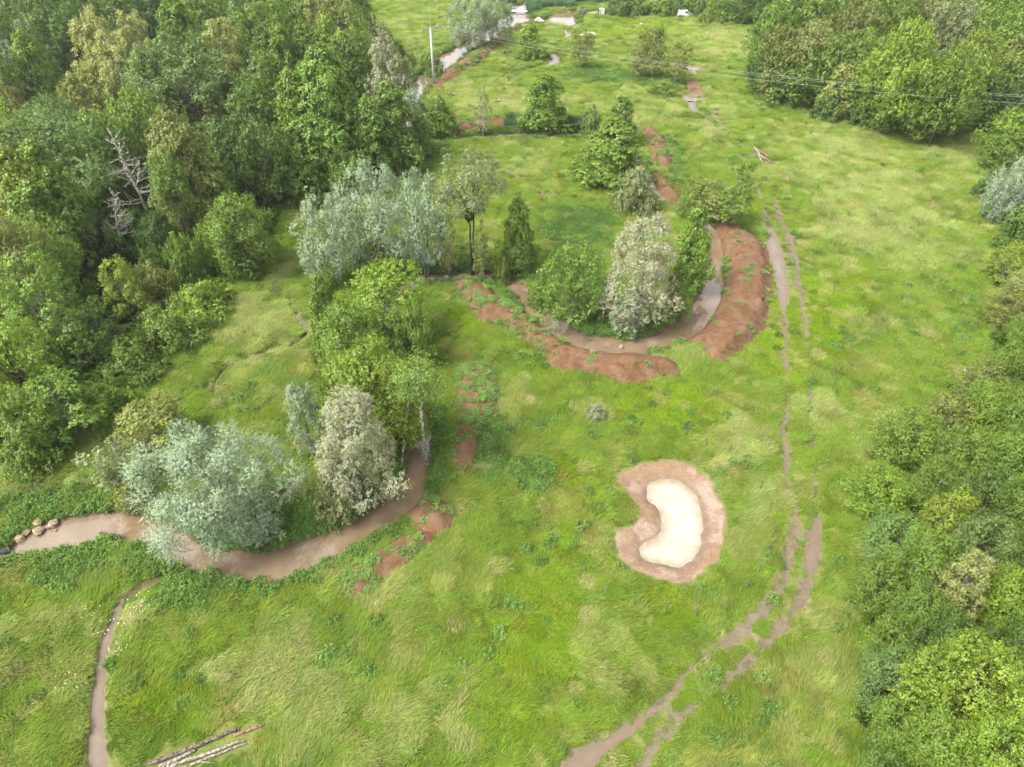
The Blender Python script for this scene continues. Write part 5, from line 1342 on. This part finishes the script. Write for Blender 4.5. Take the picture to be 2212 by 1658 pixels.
for i in range(11):
    u = 1254+i*3.1+(i % 3)*.8; v = 78-4.5*math.sin(math.pi*i/10)+(i % 2)*1.6
    rock(u, v, .8+.3*(i % 3), ['leftmost', 'second from the left', 'third from the left', 'fourth from the left', 'fifth, just left of the middle', 'middle', 'just right of the middle', 'fourth from the right', 'third from the right', 'second from the right', 'rightmost'][i]+' whitish chunk of the low rubble heap', BG, 40+i, M_PSTONE, hang=.1, flat=.5, name='rubble_chunk', cat='rubble')
rock(1384, 54, .9, 'lone white stone in the far bright meadow', None, 60, M_WHITE, hang=.2, flat=.4, name='stone', cat='stone')
rock(2462/1.8336+.1, 746, .75, 'pinkish rounded stone in the water at the bottom of the stream bend', None, 61, M_ROCK, hang=WZ, name='stone', cat='stone')

# ------------------------------------------------------------------ corrugated pipe
M_PIPE = mat_plain('dark_plastic', (.07, .075, .085), .5, .4, .15, 4)
A = Vector((*P(21, 1188, -.2), -.2)); B = Vector((*P(-45, 1214, -.1), -.1)); T_ = thing('drain_pipe', A, 'grey-black corrugated drain pipe end at the left edge of the stream', 'pipe')
n = 60; mb = MB(); d = B-A
mb.tube([d*(k/n) for k in range(n+1)], [.30+(.035 if k % 2 else 0) for k in range(n+1)], 20, False); mb.tube([d*(k/n) for k in range(n+1)], [.26]*(n+1), 20, False); mb.obj('pipe_wall', M_PIPE, T_)
mb = MB(); mb.tube([d*.0+Vector((0, 0, 0))-d.normalized()*.03, d.normalized()*.08], .345, 20, False); mb.obj('pipe_rim', M_PIPE, T_)

# ------------------------------------------------------------------ stakes around the pond
M_STAKE = mat_bark('stake_wood', (.07, .055, .04), (.17, .14, .115), 6)
ST = [(1481,944,'stake above the pond, just left of the taller grass'),(1524,965,'stake above right of the pond rim'),(1573,982,'stake between the pond top and the wheel ruts'),(1612,1015,'stake closest to the ruts above the pond'),
 (1640,1060,'dark stake standing right of the pond top in pale grass'),(1661,1103,'stake right of the pond beside the left rut'),(1671,1154,'dark tilted stake beside the left rut'),(1659,1192,'stake by the left rut below the dark tilted one'),
 (1637,1241,'dark leaning stake right of the lower pond rim'),(1609,1272,'faint stake below right of the pond'),(1566,1320,'stake in short grass below the pond, toward the track bend'),(1504,1332,'stake directly below the pond'),
 (1435,1333,'grey stake below left of the pond, nearest the bottom'),(1369,1314,'pale grey stake left of the grey one below the pond'),(1311,1282,'stake at the lower left of the pond ring'),(1264,1240,'stake left of the pond, level with its lower rim'),
 (1244,1187,'dark stake farthest left of the pond'),(1248,1140,'dark stake left of the pond, level with its inner bend'),(1256,1100,'stake left of the pond, level with the upper rim'),(1292,1035,'dark stake between the nettles and the pond'),
 (1303,998,'dark tilted stake above left of the pond'),(1330,967,'stake above left, third from the dry shrub'),(1373,942,'stake above the pond, below the dry shrub'),(1427,931,'topmost stake of the ring above the pond')]
for i, (u, v, l_) in enumerate(ST):
    x, y = P(u, v); r = random.Random(i+50); hgt = r.uniform(1.05, 1.35); T_ = thing('stake', (x, y, gz(x, y)), 'wooden '+l_, 'stake', 'wooden stakes ringed around the pond')
    lx, ly = r.gauss(.03, .07), r.gauss(0, .06); mb = MB()
    mb.tube([(0, 0, -.3), (lx*.5, ly*.5, hgt*.5), (lx, ly, hgt-.06), (lx, ly, hgt)], [.05, .048, .045, .03], 7); mb.obj('shaft', M_STAKE, T_)

# ------------------------------------------------------------------ white flowers
fm = MB()
for k in range(8):
    r = random.Random(k); fm.tube([(r.gauss(0, .35), r.gauss(0, .35), .55+r.gauss(0, .08)), (r.gauss(0, .35), r.gauss(0, .35), .56)][:1]*1+[(0, 0, 0)], [.05, .0], 6) if False else fm.box((r.gauss(0, .4), r.gauss(0, .4), .6+r.gauss(0, .1)), (.05, .05, .03), r.random())
FLO = bpy.data.objects.new('flower_heads', fm.mesh('flower_heads', mat_plain('petals', (.75, .75, .70), .8, .2, .05)))
fp = np.array([(300,1323),(290,1330),(281,1340),(312,1305),(308,1312),(276,1350),(240,1362),(262,1400),(257,1408),(193,1328),(255,1410),(150,1480),(175,1487),(760,880),(755,885),(1180,735),(560,745),(565,752)], float)
xy = PA(fp); n = len(fp); r = np.random.default_rng(3)
scatter('wildflowers', np.stack([xy[:, 0], xy[:, 1], gz(xy[:, 0], xy[:, 1])], 1), np.stack([np.zeros(n), np.zeros(n), r.random(n)*6], 1), np.ones((n, 3))*r.uniform(.6, 1.1, (n, 1)), np.ones((n, 3)), np.zeros(n), [FLO])
# ------------------------------------------------------------------ reeds by the flooded pool
pts = []; r = np.random.default_rng(12)
for (u0, v0, u1, v1, n) in [(1092, -6, 1112, 12, 130), (1140, 4, 1235, 20, 420), (1140, 16, 1165, 28, 90), (1240, -4, 1330, 8, 120), (1095, 268, 1250, 280, 130)]:
    for _ in range(n): pts.append((r.uniform(u0, u1), r.uniform(v0, v1)))
xy = PA(pts); s_ = stream_sd(xy[:, 0], xy[:, 1]); xy = xy[s_ > .2]; n = len(xy)
REED = [grass_patch(70+i, 90, .7, (1.2, 1.9), .06, .25, M_GRASS) for i in range(3)]
scatter('reeds', np.stack([xy[:, 0], xy[:, 1], gz(xy[:, 0], xy[:, 1])], 1), np.stack([np.zeros(n), np.zeros(n), r.random(n)*6], 1), np.ones((n, 3))*r.uniform(.7, 1.15, (n, 1)),
        np.array([.10, .19, .085])*r.uniform(.75, 1.25, (n, 1)), r.integers(0, 3, n), REED)

# ------------------------------------------------------------------ thin summer haze
mb = MB(); mb.box((0, 960, 34), (5000, 2600, 76)); hz = mb.obj('haze', None); hz.data.materials.clear()
hm = bpy.data.materials.new('haze'); hm.use_nodes = True; hn = hm.node_tree.nodes; hn.clear()
ho = hn.new('ShaderNodeOutputMaterial'); hv = hn.new('ShaderNodeVolumePrincipled')
hv.inputs['Color'].default_value = (.90, .93, .95, 1); hv.inputs['Density'].default_value = .00018; hv.inputs['Anisotropy'].default_value = .3
hm.node_tree.links.new(hv.outputs[0], ho.inputs['Volume']); hz.data.materials.append(hm); tag(hz, kind='stuff')
SC.cycles.volume_bounces = 0
